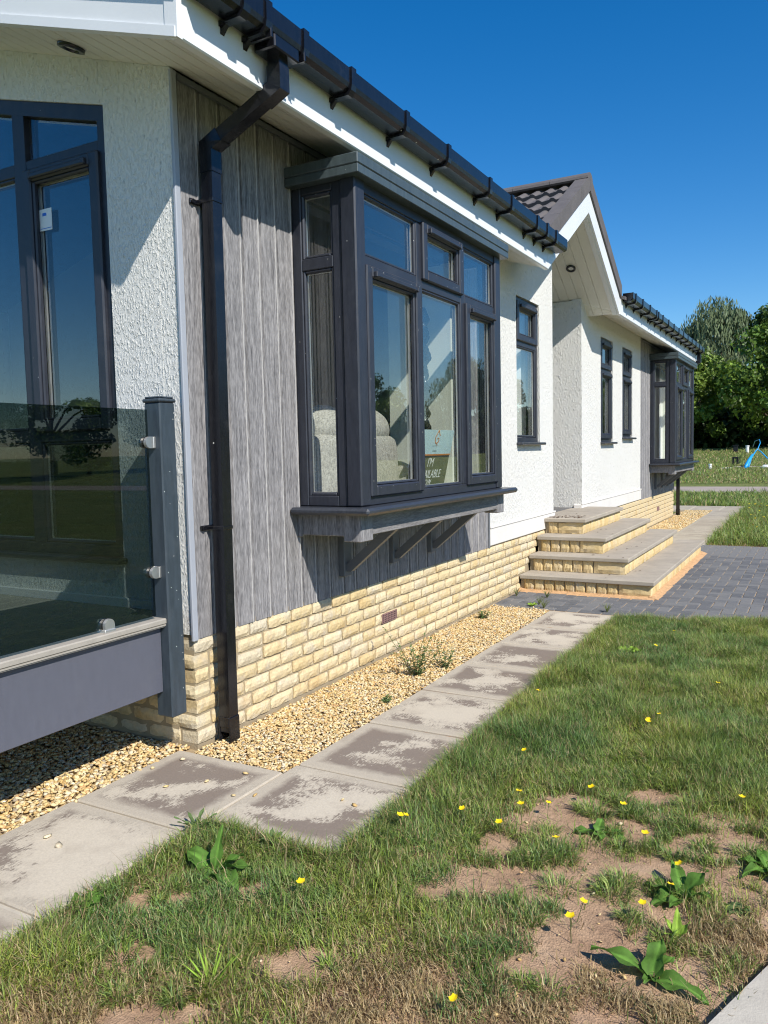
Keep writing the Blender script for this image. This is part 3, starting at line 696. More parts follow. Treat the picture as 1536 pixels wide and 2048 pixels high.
# infill of white boards above the recess side wall
# verge units: dark band over the bargeboard
for s in (-1, 1):
    n_ = 4; ya, yb = (GL-.06, GA) if s < 0 else (GA, GR+.06)
    for k in range(n_):
        a = ya+(yb-ya)*k/n_; b = ya+(yb-ya)*(k+1)/n_; g = .002
        mb = MB(); f = lambda y: (GB+(y-GL)*GH) if s < 0 else (GB+(GR-y)*GH)
        mb.prism([(a+g, f(a+g)+.225), (b-g, f(b-g)+.225), (b-g, f(b-g)+.385), (a+g, f(a+g)+.385)], 'x', .385, .412)
        mb.prism([(a+g, f(a+g)+.355), (b-g, f(b-g)+.355), (b-g, f(b-g)+.388), (a+g, f(a+g)+.388)], 'x', .27, .385)
        mb.build('verge_tile', MT['tile'], pg)
# roof tiles on both slopes
def tile_mesh():
    w_, L_ = .30, .36; mb = MB(); n = 12
    prof = lambda u: .022*max(0, math.sin(u*4*math.pi))**.8+.004*math.cos(u*4*math.pi)
    mb.grid(lambda u, v: (u*w_, v*L_, prof(u)+.045*(1-v)), n, 1)
    mb.grid(lambda u, v: (u*w_, 0, (prof(u)+.045)-.05*v), n, 1)
    return mb.mesh('tile', MT['tile'], False, False)
TM = tile_mesh(); ang = math.atan(GH)
for s in (-1, 1):
    for r_ in range(6):
        for c in range(9):
            d = 1.80-.30*(r_+1); x = .27-.30*(c+1)
            if s < 0: y = GA-d*math.cos(ang)-.30*math.cos(ang); rot = (ang, 0, 0); xx = x
            else: y = GA+d*math.cos(ang)+.30*math.cos(ang); rot = (ang, 0, math.pi); xx = x+.30
            z = vz(GA)+.30-(d+.30)*math.sin(ang)
            if y < GL-.12 or y > GR+.12: continue
            o = place('tile', TM, pg, (xx, y, z))
            o.rotation_euler = Matrix.Rotation(math.pi if s > 0 else 0, 3, 'Z').to_euler() if False else (ang, 0, 0 if s < 0 else math.pi)
for k in range(7):
    x1 = .41-k*.42; x0 = x1-.415
    mb = MB(); P_ = [(math.cos(t)*.10, math.sin(t)*.075) for t in np.linspace(0, math.pi, 9)]
    pts = [(GA+a, vz(GA)+.335+b) for a, b in P_]+[(GA-.08, vz(GA)+.32), (GA, vz(GA)+.37), (GA+.08, vz(GA)+.32)]
    mb.prism(pts, 'x', x0, x1); mb.build('ridge_tile', MT['tile'], pg)
# downlights
def downlight(c, nrm, r):
    nrm = Vector(nrm).normalized(); a = nrm.orthogonal().normalized(); b = nrm.cross(a); c = Vector(c)
    mb = MB(); n = 24; rings = [(r, 0), (r, .014), (r*.62, .016), (r*.55, .004)]
    vs = [tuple(c+(a*math.cos(2*math.pi*k/n)+b*math.sin(2*math.pi*k/n))*q+nrm*h) for q, h in rings for k in range(n)]
    mb.add(vs, [(i*n+k, i*n+(k+1) % n, (i+1)*n+(k+1) % n, (i+1)*n+k) for i in range(3) for k in range(n)]); p = mb.build('downlight', MT['black'], H, True)
    mb = MB(); mb.add([tuple(c+(a*math.cos(2*math.pi*k/n)+b*math.sin(2*math.pi*k/n))*r*.56+nrm*.006) for k in range(n)], [tuple(range(n))]); mb.build('lens', MT['lens'], p)
downlight((-.465, -.15, sz(-.465)-.001), (-SL, 0, -1), .062)
downlight((.004, 6.566, vz(6.566)), (0, -GH, -1), .055)

# --- gutters and downpipes
GP = [(.395, 3.330), (.395, 3.240), (.41, 3.224), (.492, 3.226), (.514, 3.240), (.521, 3.262), (.523, 3.334), (.513, 3.334), (.511, 3.264), (.504, 3.250), (.488, 3.236), (.413, 3.234), (.404, 3.246), (.404, 3.330)]
def grow(p, d):
    out = []
    for i, (x, z) in enumerate(p):
        out.append((x+(d if x > .45 else -d*.5)*(1 if i < 6 else -.3), z+(-d if z < 3.3 else d)*(1 if i < 6 else -.3)))
    return out
def gutter(y0, y1, br):
    mb = MB(); mb.prism(GP, 'y', y0, y1); mb.box(.40, .514, y0, y0+.006, 3.238, 3.331); mb.box(.40, .514, y1-.006, y1, 3.238, 3.331)
    g = mb.build('gutter', MT['black'], H)
    for y in br:
        w_ = .022
        mb = MB(); mb.prism([(.391, 3.221), (.391, 3.20), (.412, 3.208), (.504, 3.210), (.524, 3.232), (.530, 3.258), (.531, 3.343), (.506, 3.343), (.506, 3.335), (.524, 3.335), (.523, 3.262), (.516, 3.240), (.494, 3.224)], 'y', y-w_, y+w_)
        mb.prism([(.391, 3.218), (.391, 3.172), (.42, 3.206), (.49, 3.214)], 'y', y-.012, y+.012); mb.build('bracket', MT['black'], g)
    return g
g1 = gutter(-.33, 4.60, [-.1, .05, .33, .75, 1.35, 1.93, 2.65, 3.11, 3.73, 4.0, 4.26])
mb = MB(); mb.box(.40, .517, .10, .285, 3.18, 3.24, .006); mb.box(.392, .527, .06, .075, 3.20, 3.342, .003); mb.box(.392, .527, .31, .325, 3.20, 3.342, .003); mb.build('running_outlet', MT['black'], g1)
g2 = gutter(7.52, 14.33, [7.7, 8.15, 8.65, 9.15, 9.3, 9.65, 10.15, 10.65, 11.15, 11.65, 12.15, 12.65, 13.15, 13.65, 14.1])
def rectsweep(path, hw, hy):
    """square pipe bent in the xz plane; path = (x, y, z)"""
    mb = MB(); P_ = [Vector(p) for p in path]; vs = []
    for i, p in enumerate(P_):
        ds = []
        if i: ds.append((P_[i]-P_[i-1]).normalized())
        if i < len(P_)-1: ds.append((P_[i+1]-P_[i]).normalized())
        d = sum(ds, Vector()).normalized(); n = Vector((d.z, 0, -d.x)).normalized(); k = 1/max(.5, ds[0].dot(d))
        for a, b in ((-1, -1), (1, -1), (1, 1), (-1, 1)): vs.append(tuple(p+n*hw*a*k+Vector((0, hy*b, 0))))
    m = len(P_); mb.add(vs, [(i*4+k, i*4+(k+1) % 4, (i+1)*4+(k+1) % 4, (i+1)*4+k) for i in range(m-1) for k in range(4)]+[(0, 1, 2, 3), tuple((m-1)*4+k for k in (3, 2, 1, 0))]); return mb
def downpipe(y, top_y, pairs, yb=None):
    yb = y if yb is None else yb; lean = lambda z: yb+(y-yb)*z/2.9
    d = rectsweep([(.078, lean(.05), .05), (.078, y, 2.86), (.452, top_y, 3.06), (.452, top_y, 3.22)], .0325, .0325).build('downpipe', MT['black'], H)
    for (pth, nm) in (([(.078, y-.001, 2.74), (.078, y, 2.86), (.15, y+(top_y-y)*.2, 2.8985)], 'elbow'), ([(.375, top_y-(top_y-y)*.2, 3.0188), (.452, top_y, 3.06), (.452, top_y, 3.15)], 'elbow')):
        rectsweep(pth, .036, .036).build(nm, MT['black'], d)
    mb = MB(); yy = lean(0)
    for (a, b, c, e) in ((.042, .050, yy-.037, yy+.037), (.108, .116, yy-.037, yy+.037), (.05, .108, yy+.03, yy+.037)): mb.box(a, b, c, e, .004, .125, .002)
    mb.box(.05, .108, yy-.037, yy-.030, .075, .125, .002); mb.build('shoe', MT['black'], d)
    for z in (1.06, 2.61):
        yy = lean(z); mb = MB(); mb.box(0, .114, yy-.036, yy+.036, z-.009, z+.009, .002); mb.box(0, .012, yy-.075, yy+.075, z-.012, z+.012, .003); mb.tube([(.012, yy-.062, z), (.02, yy-.062, z)], .009, 8); mb.build('clip', MT['black'], d)
downpipe(.163, .205, None, .142)
downpipe(14.06, 14.1, None)

# ------------------------------------------------------------------ entrance steps
ST = empty('entrance_steps', (.6, 6.4, 0), 'four wraparound entrance steps of buff blocks with beige slab treads', 'steps')
TR = [(1.30, 4.64, 8.20, .165), (1.01, 4.93, 7.88, .33), (.735, 5.19, 7.55, .495), (.462, 5.45, 7.27, .66)]
blk = [brick_mesh(.092, 300+i) for i in range(5)]
for b_ in blk: b_.materials[0] = MT['block']
for (X, ya, yb, zt) in TR:
    z0 = zt-.165 if zt > .2 else -.03; n = .035
    mb = MB(); mb.box(.012, X-n-.012, ya+n+.012, yb-n-.012, z0, zt-.043); mb.build('core', MT['mortar'], ST)
    hb = zt-.043-(zt-.165)
    # near face and outward face blocks, each one a part
    x = .05
    while x < X-n-.02:
        wd = .098 if x < X-n-.33 else X-n-x
        wd = min(wd, X-n-x)
        if wd < .05: break
        place('block', random.choice(blk), ST, (x+wd/2, ya+n-.004, zt-.165+hb/2), (random.uniform(-.03, .03), random.uniform(-.02, .02), -math.pi/2), (1.4, wd/.097, hb/.066)); x += wd+.004
    y = ya+n+.05
    while y < yb-n-.05:
        place('block', random.choice(blk), ST, (X-n+.0, y, zt-.165+hb/2), (random.uniform(-.03, .03), random.uniform(-.02, .02), 0), (1.2, 1.03, hb/.066)); y += .103
    # tread slabs
    XI = X-.31 if zt < .6 else 0.0
    y = ya; first = True
    while y < yb-.02:
        y1 = min(y+.45, yb); xa = .012 if (first or zt > .6) else max(.012, X-.34)
        mb = MB(); mb.box(xa, X, y+.0025, y1-.0025, zt-.042, zt+random.uniform(-.001, .001), .006); mb.build('tread', MT['tread'], ST); y = y1; first = False
mb = MB(); mb.prism([(4.60, -.004), (4.69, -.004), (4.69, .028), (4.665, .018)], 'x', .0, 1.30); mb.build('sand_fillet', MT['sandy'], ST)
mb = MB(); mb.prism([(1.25, .028), (1.25, -.004), (1.345, -.004), (1.29, .016)], 'y', 4.66, 8.18); mb.build('sand_fillet', MT['sandy'], ST)
mb = MB(); mb.box(-1.1, .012, 5.832, 7.028, .56, .655); mb.build('porch_floor', MT['tread'], ST)

mb = MB(); rl = random.Random(3)
for i in range(120):
    x, y, z = (rl.uniform(.03, .40), 5.50+abs(rl.gauss(0, .16)), .664) if i < 95 else (rl.uniform(.1, 1.2), rl.uniform(4.7, 6.5), 0)
    if i >= 95:
        if x < .46 or y > 6.4: continue
        z = .169 if (x > 1.0 or y < 4.92) else (.334 if (x > .735 or y < 5.18) else .499)
    a = rl.uniform(0, 6.28); l = rl.uniform(.008, .022); c, s_ = math.cos(a)*l, math.sin(a)*l
    mb.add([(x-c, y-s_, z), (x+s_*.4, y-c*.4, z+.004), (x+c, y+s_, z+.001), (x-s_*.4, y+c*.4, z+.005)], [(0, 1, 2, 3)])
mb.build('leaf_litter', MT['litterm'], recalc=False, label='dry leaf litter scattered on the entrance step treads', cat='leaf litter', kind='stuff')
# ------------------------------------------------------------------ raised deck with smoked glass
DK = empty('raised_deck', (-1.5, -1.5, 0), 'raised deck with violet grey fascia and smoked glass balustrade beside the corner', 'deck')
mb = MB(); mb.box(-.045, -.020, -2.7, -.19, .325, .634, .003); mb.build('fascia_panel', MT['panel'], DK)
mb = MB(); mb.box(-.10, .015, -2.7, -.150, .645, .672, .005); mb.box(-.10, .011, -2.7, -.150, .638, .645); mb.box(-.10, .006, -2.7, -.15, .632, .638); mb.build('edge_board', MT['composite'], DK)
for i in range(20):
    x1 = -.105-i*.146; mb = MB(); mb.box(x1-.141, x1, -2.7, -.022, .632, .66, .004); mb.build('deck_board', MT['composite'], DK)
mb = MB()
for x in (-1.5, -2.6):
    for y in (-.25, -1.4, -2.5): mb.box(x-.05, x+.05, y-.05, y+.05, -.05, .54)
for y in (-.25, -1.4, -2.5): mb.box(-2.95, -.046, y-.04, y+.04, .54, .632)
mb.build('joist', MT['trimdark'], DK)
mb = MB(); mb.box(-.068, .030, -.188, -.092, .205, 1.655, .006); ps = mb.build('post', MT['post'], DK)
mb = MB(); mb.box(-.074, .036, -.194, -.086, 1.655, 1.672, .006); mb.box(-.066, .028, -.186, -.094, 1.672, 1.682, .008); mb.build('cap', MT['post'], ps)
mb = MB(); mb.box(-.068, .030, -2.70, -2.604, .205, 1.655, .006); ps2 = mb.build('post', MT['post'], DK)
mb = MB(); mb.box(-.074, .036, -2.706, -2.598, 1.655, 1.672, .006); mb.build('cap', MT['post'], ps2)
mb = MB(); mb.box(-.034, -.024, -2.58, -.212, .685, 1.622); mb.build('glass_panel', MT['smoke'], DK)
def dclip(y, z, vert):
    mb = MB(); pts = [(0, -.026), (.03, -.026)]+[(.03+.026*math.sin(t), -.026*math.cos(t)) for t in np.linspace(0, math.pi, 9)[1:-1]]+[(.03, .026), (0, .026)]
    for (xa, xb) in ((-.052, -.036), (-.022, -.006)):
        if vert: mb.prism([(y+b, z+a) for a, b in pts], 'x', xa, xb)
        else: mb.prism([(y-a, z+b) for a, b in pts], 'x', xa, xb)
    if vert: mb.box(-.056, -.002, y-.03, y+.03, z-.006, z+.012, .003)
    else: mb.box(-.054, -.004, y-.012, y+.003, z-.026, z+.026, .003)
    mb.build('glass_clip', MT['metal'], DK)
dclip(-.188, 1.475, False); dclip(-.188, .885, False); dclip(-.495, .672, True); dclip(-2.3, .672, True)

# ------------------------------------------------------------------ things behind the glass
# armchair with its back to the bay
AC = empty('sofa', (-.6, 1.85, .66), 'oatmeal fabric sofa with rounded headrests behind the near bay window', 'sofa')
def cushion(name, x0, x1, y0, y1, z0, z1, r):
    mb = MB(); mb.box(x0, x1, y0, y1, z0, z1, r); o = mb.build(name, MT['sofa'], AC, True)
    m = o.modifiers.new('round', 'SUBSURF'); m.levels = m.render_levels = 2; return o
cushion('backrest', -.36, -.10, 1.30, 2.46, .70, 1.56, .07)
cushion('headrest', -.40, -.13, 1.33, 1.87, 1.40, 1.74, .12); cushion('headrest', -.40, -.13, 1.90, 2.44, 1.40, 1.74, .12)
cushion('seat', -1.0, -.30, 1.40, 2.40, .72, 1.10, .06)
cushion('arm', -1.0, -.06, 1.14, 1.34, .70, 1.36, .07); cushion('arm', -1.0, -.06, 2.42, 2.60, .70, 1.36, .07)
mb = MB()
for x in (-.93, -.2):
    for y in (1.32, 2.48): mb.box(x-.03, x+.03, y-.03, y+.03, .655, .73)
mb.build('foot', MT['rubber'], AC)
# black ruched curtain
mb = MB()
def cf(u, v):
    z = 1.14+v*1.3; t = u*2*math.pi; r = .045+.018*math.sin(v*60+2*math.sin(t*2))+.012*math.sin(t*3+v*25)
    return (.06+r*math.cos(t), 2.42+r*math.sin(t)*1.1, z)
mb.grid(cf, 20, 70); mb.build('curtain', MT['satin'], smooth=True, label='black ruched satin curtain gathered behind the near bay window', cat='curtain')
# curtains behind the small windows
def curtain(y0, y1, label, z0=.9, z1=2.95, x=-.2):
    mb = MB(); n = 36
    mb.grid(lambda u, v: (x+.025*math.sin(u*n*.55*(1+.05*v))+.01*math.sin(u*9), y0+(y1-y0)*u, z0+(z1-z0)*v), n*3, 4); 
    mb.build('curtain', MT['curtain'], smooth=True, label=label, cat='curtain')
curtain(4.95, 5.42, 'white curtain behind the small window nearest the porch')
curtain(8.45, 8.8, 'white curtain in the first small window past the porch'); curtain(9.6, 10.1, 'white curtain in the small window beside the far bay')
curtain(13.3, 13.58, 'white curtain in the far bay window', 1.0, 2.9, -.16)
# sale sign leaning on the glass
SG = empty('sign', (.29, 2.0, 1.13), 'two part sign reading I\'M AVAILABLE leaning inside the near bay', 'sign')
b0_, b1_ = Vector((.275, 0, 1.132)), Vector((.368, 0, 1.548)); UP = (b1_-b0_).normalized(); NR = Vector((UP.z, 0, -UP.x))
sgx = lambda u, v, n: tuple(Vector((b0_.x, u, b0_.z))+UP*v+NR*n)
Lg = (b1_-b0_).length
mb = MB(sgx); mb.box(1.70, 2.285, 0, .252, -.006, 0); mb.build('lower_panel', MT['signdark'], SG)
mb = MB(sgx); mb.box(1.70, 2.295, .262, Lg, -.006, 0); up_ = mb.build('upper_panel', MT['signblue'], SG)
mb = MB(sgx); mb.box(1.70, 2.29, .252, .262, -.006, .0006); mb.build('rule', MT['copper'], SG)
def text(body, u, v, size, mat, sx=.8, shear=.0, align='LEFT'):
    c = bpy.data.curves.new('t', 'FONT'); c.body = body; c.size = size; c.extrude = .0004; c.align_x = align; c.shear = shear; c.resolution_u = 2
    o = bpy.data.objects.new('t', c); me = bpy.data.meshes.new_from_object(o); bpy.data.objects.remove(o)
    for p in me.vertices:
        q = sgx(u+p.co.x*sx, v+p.co.y, p.co.z+.0012); p.co = q
    me.materials.clear(); me.materials.append(mat)
    o = bpy.data.objects.new('lettering', me); link(o, SG)
text("I'M", 1.95, .178, .082, MT['ink'], .95, .15); text('AVAILABLE', 1.845, .098, .082, MT['ink'], .85, .15); text('FOR NOW', 1.80, .050, .056, MT['ink'], .95, .1)
text('Leisure Group'[0:0] or '~~~~~~~', 1.97, .312, .028, MT['greyink'], .8); text('*****', 1.995, .272, .025, MT['greyink'], 1.2)
lg = MB(lambda u, v, n: sgx(u+.04, v, n))
def stroke(p, q, w_=.007):
    p = Vector(p); q = Vector(q); d = (q-p).normalized(); n = Vector((-d.y, d.x))*w_/2
    vs = [(*(p+n), .0008), (*(q+n), .0008), (*(q-n), .0008), (*(p-n), .0008)]+[(*(p+n), .002), (*(q+n), .002), (*(q-n), .002), (*(p-n), .002)]
    lg.add(vs, [(0, 1, 2, 3), (4, 7, 6, 5), (0, 4, 5, 1), (1, 5, 6, 2), (2, 6, 7, 3), (3, 7, 4, 0)])
pts = [(2.035, .388), (2.005, .425), (1.968, .378), (1.975, .340), (2.0, .335), (2.028, .352), (2.022, .372), (2.0, .370)]
for a, b in zip(pts[:-1], pts[1:]): stroke(a, b)
stroke((2.0, .335), (2.012, .318))
lg.build('emblem', MT['copper'], SG)

# ------------------------------------------------------------------ gravel
def ico():
    b = bmesh.new(); bmesh.ops.create_icosphere(b, subdivisions=1, radius=1); V = np.array([v.co[:] for v in b.verts]); F = np.array([[v.index for v in f.verts] for f in b.faces]); b.free(); return V, F
IV, IF = ico()
PC = np.array([(.68, .49, .22), (.74, .57, .30), (.60, .40, .16), (.74, .61, .39), (.50, .33, .14), (.64, .54, .38), (.38, .31, .22), (.70, .43, .19)])
def stones(name, pts, size, label, bright=1.0, flat=.42):
    n = len(pts); s = rng.uniform(size[0], size[1], n)
    sc = np.stack([s*rng.uniform(.8, 1.5, n), s*rng.uniform(.7, 1.1, n), s*rng.uniform(flat*.7, flat*1.3, n)], 1)
    V = IV[None]*(1+rng.normal(0, .20, (n, len(IV), 1))); V = V*sc[:, None]
    a = rng.uniform(0, 6.283, n); b = rng.normal(0, .35, n); c = rng.normal(0, .35, n)
    def rot(V, i, j, t):
        X = V[..., i].copy(); Y = V[..., j].copy(); ct, st = np.cos(t)[:, None], np.sin(t)[:, None]; V[..., i] = X*ct-Y*st; V[..., j] = X*st+Y*ct
    rot(V, 0, 2, b); rot(V, 1, 2, c); rot(V, 0, 1, a)
    V += pts[:, None]
    F = IF[None]+(np.arange(n)*len(IV))[:, None, None]
    col = PC[rng.choice(len(PC), n, p=[.24, .24, .13, .16, .06, .08, .04, .05])]*rng.uniform(.8, 1.12, (n, 1))*bright
    o = bpy.data.objects.new(name, npmesh(name, V.reshape(-1, 3), F.reshape(-1, 3), MT['pebble'], np.repeat(np.clip(col, 0, .9), len(IV), 0))); link(o)
    return tag(o, label, 'gravel', kind='stuff')
def scatter(n, x0, x1, y0, y1, z, dz): return np.stack([rng.uniform(x0, x1, n), rng.uniform(y0, y1, n), z+rng.uniform(0, dz, n)], 1)
p1 = scatter(23000, .015, .575, -.05, 3.93, -.016, .014); keep = ~((p1[:, 0] > .555) & (rng.random(len(p1)) > .25)); p1 = p1[keep]
edge = scatter(160, .56, .60, .1, 3.8, .004, .002)
stones('gravel', np.concatenate([p1]), (.0055, .0112), 'golden gravel strip between the brick plinth and slab path')
p2 = scatter(19000, -1.9, -.05, -2.1, .0, -.016, .014)
p2 = p2[(p2[:, 0] > -1.0) | (rng.random(len(p2)) > .6)]
stones('gravel', p2, (.007, .0145), 'coarse golden gravel under the raised deck')
stones('gravel', scatter(9000, .015, .56, 8.25, 15.5, -.016, .016), (.010, .018), 'golden gravel strip below the far bay window')
# stray stones on slabs and soil
for (x, y) in ((.20, -.42), (.32, -.30), (.52, -.36), (.60, -.32), (.12, -.95), (.22, -.98), (.95, -.20), (1.02, -.22), (.05, -.16), (.42, -.16), (.0, -.3)):
    q = stones('loose_stone', np.array([[x, y, .006]]), (.009, .014), None); q['label'] = 'loose golden stone lying on the worn slabs'; q['category'] = 'stone'; q['group'] = 'stray stones on the slab paths'; del q['kind']
stones('gravel', np.stack([rng.uniform(1.2, 2.5, 260), rng.uniform(-1.6, .6, 260), np.full(260, -.006)], 1), (.002, .008), 'small stones scattered over the bare soil', .9)

# ------------------------------------------------------------------ grass
GC = np.array([(.185, .275, .042), (.235, .335, .058), (.15, .24, .065), (.29, .37, .08), (.18, .27, .085), (.36, .40, .13)])
DC = np.array([(.46, .34, .17), (.38, .27, .135), (.54, .42, .23), (.33, .245, .12)])
def blades(name, x, y, z, L, w, dry, label, lean=.55, dirx=None, bend=.5, tint=None):
    n = len(x); a = rng.uniform(0, 6.283, n) if dirx is None else dirx; l = np.abs(rng.normal(lean, .28, n))
    dx, dy = np.cos(a), np.sin(a); px, py = -dy, dx
    tw = rng.normal(0, .5, n); px, py = px*np.cos(tw)-py*np.sin(tw), px*np.sin(tw)+py*np.cos(tw)
    B = np.stack([x, y, z], 1)
    h1 = L*.5; o1 = L*.5*np.sin(l*.7); c1 = L*.5*np.cos(l*.7)
    l2 = np.clip(l*1.5+bend*.5, 0, 1.9); o2 = o1+L*.5*np.sin(l2); c2 = c1+L*.5*np.cos(l2)
    D = np.stack([dx, dy], 1); Pp = np.stack([px, py, 0*px], 1)*w[:, None]/2
    Mid = B+np.stack([dx*o1, dy*o1, c1], 1); Tip = B+np.stack([dx*o2, dy*o2, c2], 1)
    V = np.stack([B-Pp*.8, B+Pp*.8, Mid-Pp, Mid+Pp, Tip], 1).reshape(-1, 3)
    b = np.arange(n)*5; F = np.concatenate([np.stack([b, b+1, b+3], 1), np.stack([b, b+3, b+2], 1), np.stack([b+2, b+3, b+4], 1)])
    col = GC[rng.integers(0, len(GC), n)]; dm = rng.random(n) < dry; col = np.where(dm[:, None], DC[rng.integers(0, len(DC), n)], col)*rng.uniform(.6, 1.35, (n, 1))
    if tint is not None: col = np.where(dm[:, None], col, col*(1+(tint[:, None]-.5)*np.array([.6, .28, 0.0])))
    o = bpy.data.objects.new(name, npmesh(name, V, F, MT['grass'], np.repeat(np.clip(col, 0, .8), 5, 0))); link(o)
    return tag(o, label, 'grass', kind='stuff')
SOIL = [(1.80, .20, .13, .10), (1.82, -.02, .16, .13), (1.74, -.49, .20, .11), (2.0, -.23, .14, .10), (2.10, -.39, .17, .12), (1.98, -.90, .10, .09), (2.06, .40, .12, .08), (2.31, .09, .16, .08), (2.08, -.64, .13, .12), (2.19, .45, .10, .06), (1.64, -.25, .08, .07),
        (.80, -1.06, .12, .06), (1.36, -1.14, .16, .07), (1.17, -1.46, .14, .08), (.94, -1.32, .10, .06), (1.03, -.87, .08, .05), (2.0, .07, .12, .10), (1.92, -.33, .12, .08), (.70, -.98, .08, .05), (2.25, -.15, .12, .08)]
def density(x, y):
    d = np.ones_like(x)
    for (cx, cy, rx, ry) in SOIL:
        ang_ = .6; u = (x-cx)*math.cos(ang_)+(y-cy)*math.sin(ang_); v = -(x-cx)*math.sin(ang_)+(y-cy)*math.cos(ang_)
        gr = 1.22 if cx > 1.55 else 1.0; q = (u/rx/gr)**2+(v/ry/gr)**2+(fbm(x*8, y*8, 2)-.5)*2.2+(fbm(x*40, y*40, 7)-.5)*.8
        d = np.minimum(d, np.clip((q-.62)/.7, .02, 1))
    low = .55+.45*np.clip((x-1.75)/.4, 0, 1); low = low*(1-np.clip((y-.0-(x-1.5)*.35)/.35, 0, 1))          # thinner, tufty towards the concrete
    clump = np.clip((fbm(x*9, y*9, 4)-.39)/.20, .05, 1)
    d *= 1-low*(1-clump)
    return d
def region(x, y):
    return ((x > 1.175) | ((y < -.60) & (x > .585))) & (y < 3.62+(x-1.15)*.34)
N = 760000; x = rng.uniform(.58, 2.95, N); y = rng.uniform(-1.95, 4.0, N)
# only about as much grass as the ground carries; a wider, thinner margin beyond
dryf = np.clip(((x-1.95)*.9-(y+.55)*1.15)/.35, 0, 1)*np.clip((fbm(x*5, y*5, 6)-.15)/.4, .15, 1)
k = region(x, y) & (rng.random(N) < density(x, y)) & ~((x > 2.15+(y+1.65)*.37) & (y < -.4))
x, y, dryf = x[k], y[k], dryf[k]
lush = np.clip((y-.0)/.9, 0, 1); hv = .30+1.35*fbm(x*4.5, y*4.5, 9)
L = (rng.uniform(.022, .066, len(x))+.030*lush+.020*np.clip((1.55-x)/.35, 0, 1))*hv*(1-.35*dryf); wd = rng.uniform(.0016, .0034, len(x))
flow = 6.283*fbm(x*7, y*7, 12, 2)*1.6+rng.normal(0, 1.7, len(x))
blades('grass', x, y, soilz(x, y), L, wd, np.clip(.10+.16*fbm(x*6, y*6, 14)+.85*dryf-.05*lush, 0, .96), 'short lawn grass with bare patches between path and concrete', .55, flow, tint=np.clip((fbm(x*3, y*3, 31)-.5)*1.8+.5, 0, 1))
tx, ty = [], []
TC = [(cx+rng.normal(0, rx*.75), cy+rng.normal(0, ry*.75)) for (cx, cy, rx, ry) in SOIL for _ in range(2)]
ta, tl = [], []
for (cx, cy) in TC:
    m = int(rng.uniform(90, 260)); rad = rng.uniform(.018, .05); a = rng.uniform(0, 6.283, m); q = rad*np.sqrt(rng.random(m))
    tx.append(cx+q*np.cos(a)*1.4); ty.append(cy+q*np.sin(a)); ta.append(a+rng.normal(0, .5, m)); tl.append(rng.uniform(.03, .075, m)*(.6+rad*10))
tx, ty, ta, tl = map(np.concatenate, (tx, ty, ta, tl)); k = region(tx, ty); tx, ty, ta, tl = tx[k], ty[k], ta[k], tl[k]
blades('grass', tx, ty, soilz(tx, ty), tl, rng.uniform(.0018, .0034, len(tx)), .12*np.ones(len(tx)), 'scattered grass tufts rooted in the bare soil', .75, ta)
n = 110000; x = rng.uniform(2.93, 4.4, n); y = rng.uniform(-.6, 4.2, n); blades('grass', x, y, soilz(x, y), rng.uniform(.03, .075, n), rng.uniform(.003, .0048, n), .15*np.ones(n), 'thinner lawn grass towards the driveway side')
# taller fringe and seed stalks along the slab edges
n = 9000; t = rng.uniform(-.58, 3.7, n); x = 1.165+np.abs(rng.normal(0, .045, n)); xd = rng.uniform(1.15, 2.9, 5000); yd = 3.60+(xd-1.15)*.34-np.abs(rng.normal(0, .06, 5000))+.03; xb = rng.uniform(.6, 1.2, 1500); yb = -.605-np.abs(rng.normal(0, .03, 1500)); yc = rng.uniform(-1.95, -.6, 1800); xc = .60+np.abs(rng.normal(0, .03, 1800))
X = np.concatenate([x, xb, xc, xd]); Y = np.concatenate([t, yb, yc, yd]); k = rng.random(len(X)) < np.clip((fbm(X*5, Y*5, 21)-.25)/.3, .1, 1); X, Y = X[k], Y[k]
blades('grass', X, Y, soilz(X, Y), rng.uniform(.04, .115, len(X)), rng.uniform(.0018, .003, len(X)), .22*np.ones(len(X)), 'ragged grass fringe leaning over the slab edges', .6)
n = 90; X = np.concatenate([1.19+np.abs(rng.normal(0, .04, 60)), rng.uniform(.61, 1.1, 30)]); Y = np.concatenate([rng.uniform(-.55, 3.4, 60), -.63-np.abs(rng.normal(0, .25, 30))])
blades('grass', X, Y, soilz(X, Y), rng.uniform(.10, .19, n), rng.uniform(.0018, .0026, n), .45*np.ones(n), 'tall thin seed stalks along the path edge', .35)
n = 60000; x = rng.uniform(1.19, 4.6, n); y = rng.uniform(9.2, 16.9, n); k = x < 2.6+rng.random(n)*2; x, y = x[k], y[k]
blades('grass', x, y, 0*x-.02, rng.uniform(.06, .26, len(x))*(.5+fbm(x*2, y*2, 3)), rng.uniform(.004, .009, len(x)), .08*np.ones(len(x)), 'long lush grass beyond the block paving', .6)
n = 60000; x = rng.uniform(-9, 7, n); y = rng.uniform(16.9, 22.5, n)
blades('grass', x, y, hfun(y)+0*x, rng.uniform(.08, .26, n)*(.4+fbm(x*1.5, y*1.5, 5)), rng.uniform(.008, .018, n), .10*np.ones(n), 'rough grass strip between slab path and road', .6)
n = 60000; x = rng.uniform(-14, 12, n); y = 28+22*rng.random(n)**1.3
blades('grass', x, y, hfun(y)+.02+(np.clip(y-28, 0, 6)/6)*(fbm(x*.2, y*.2, 3)-.5)*.25, rng.uniform(.06, .22, n)*(.4+fbm(x*.8, y*.8, 5)), rng.uniform(.012, .03, n), .30*np.ones(n), 'rough field grass rising towards the trees', .7)

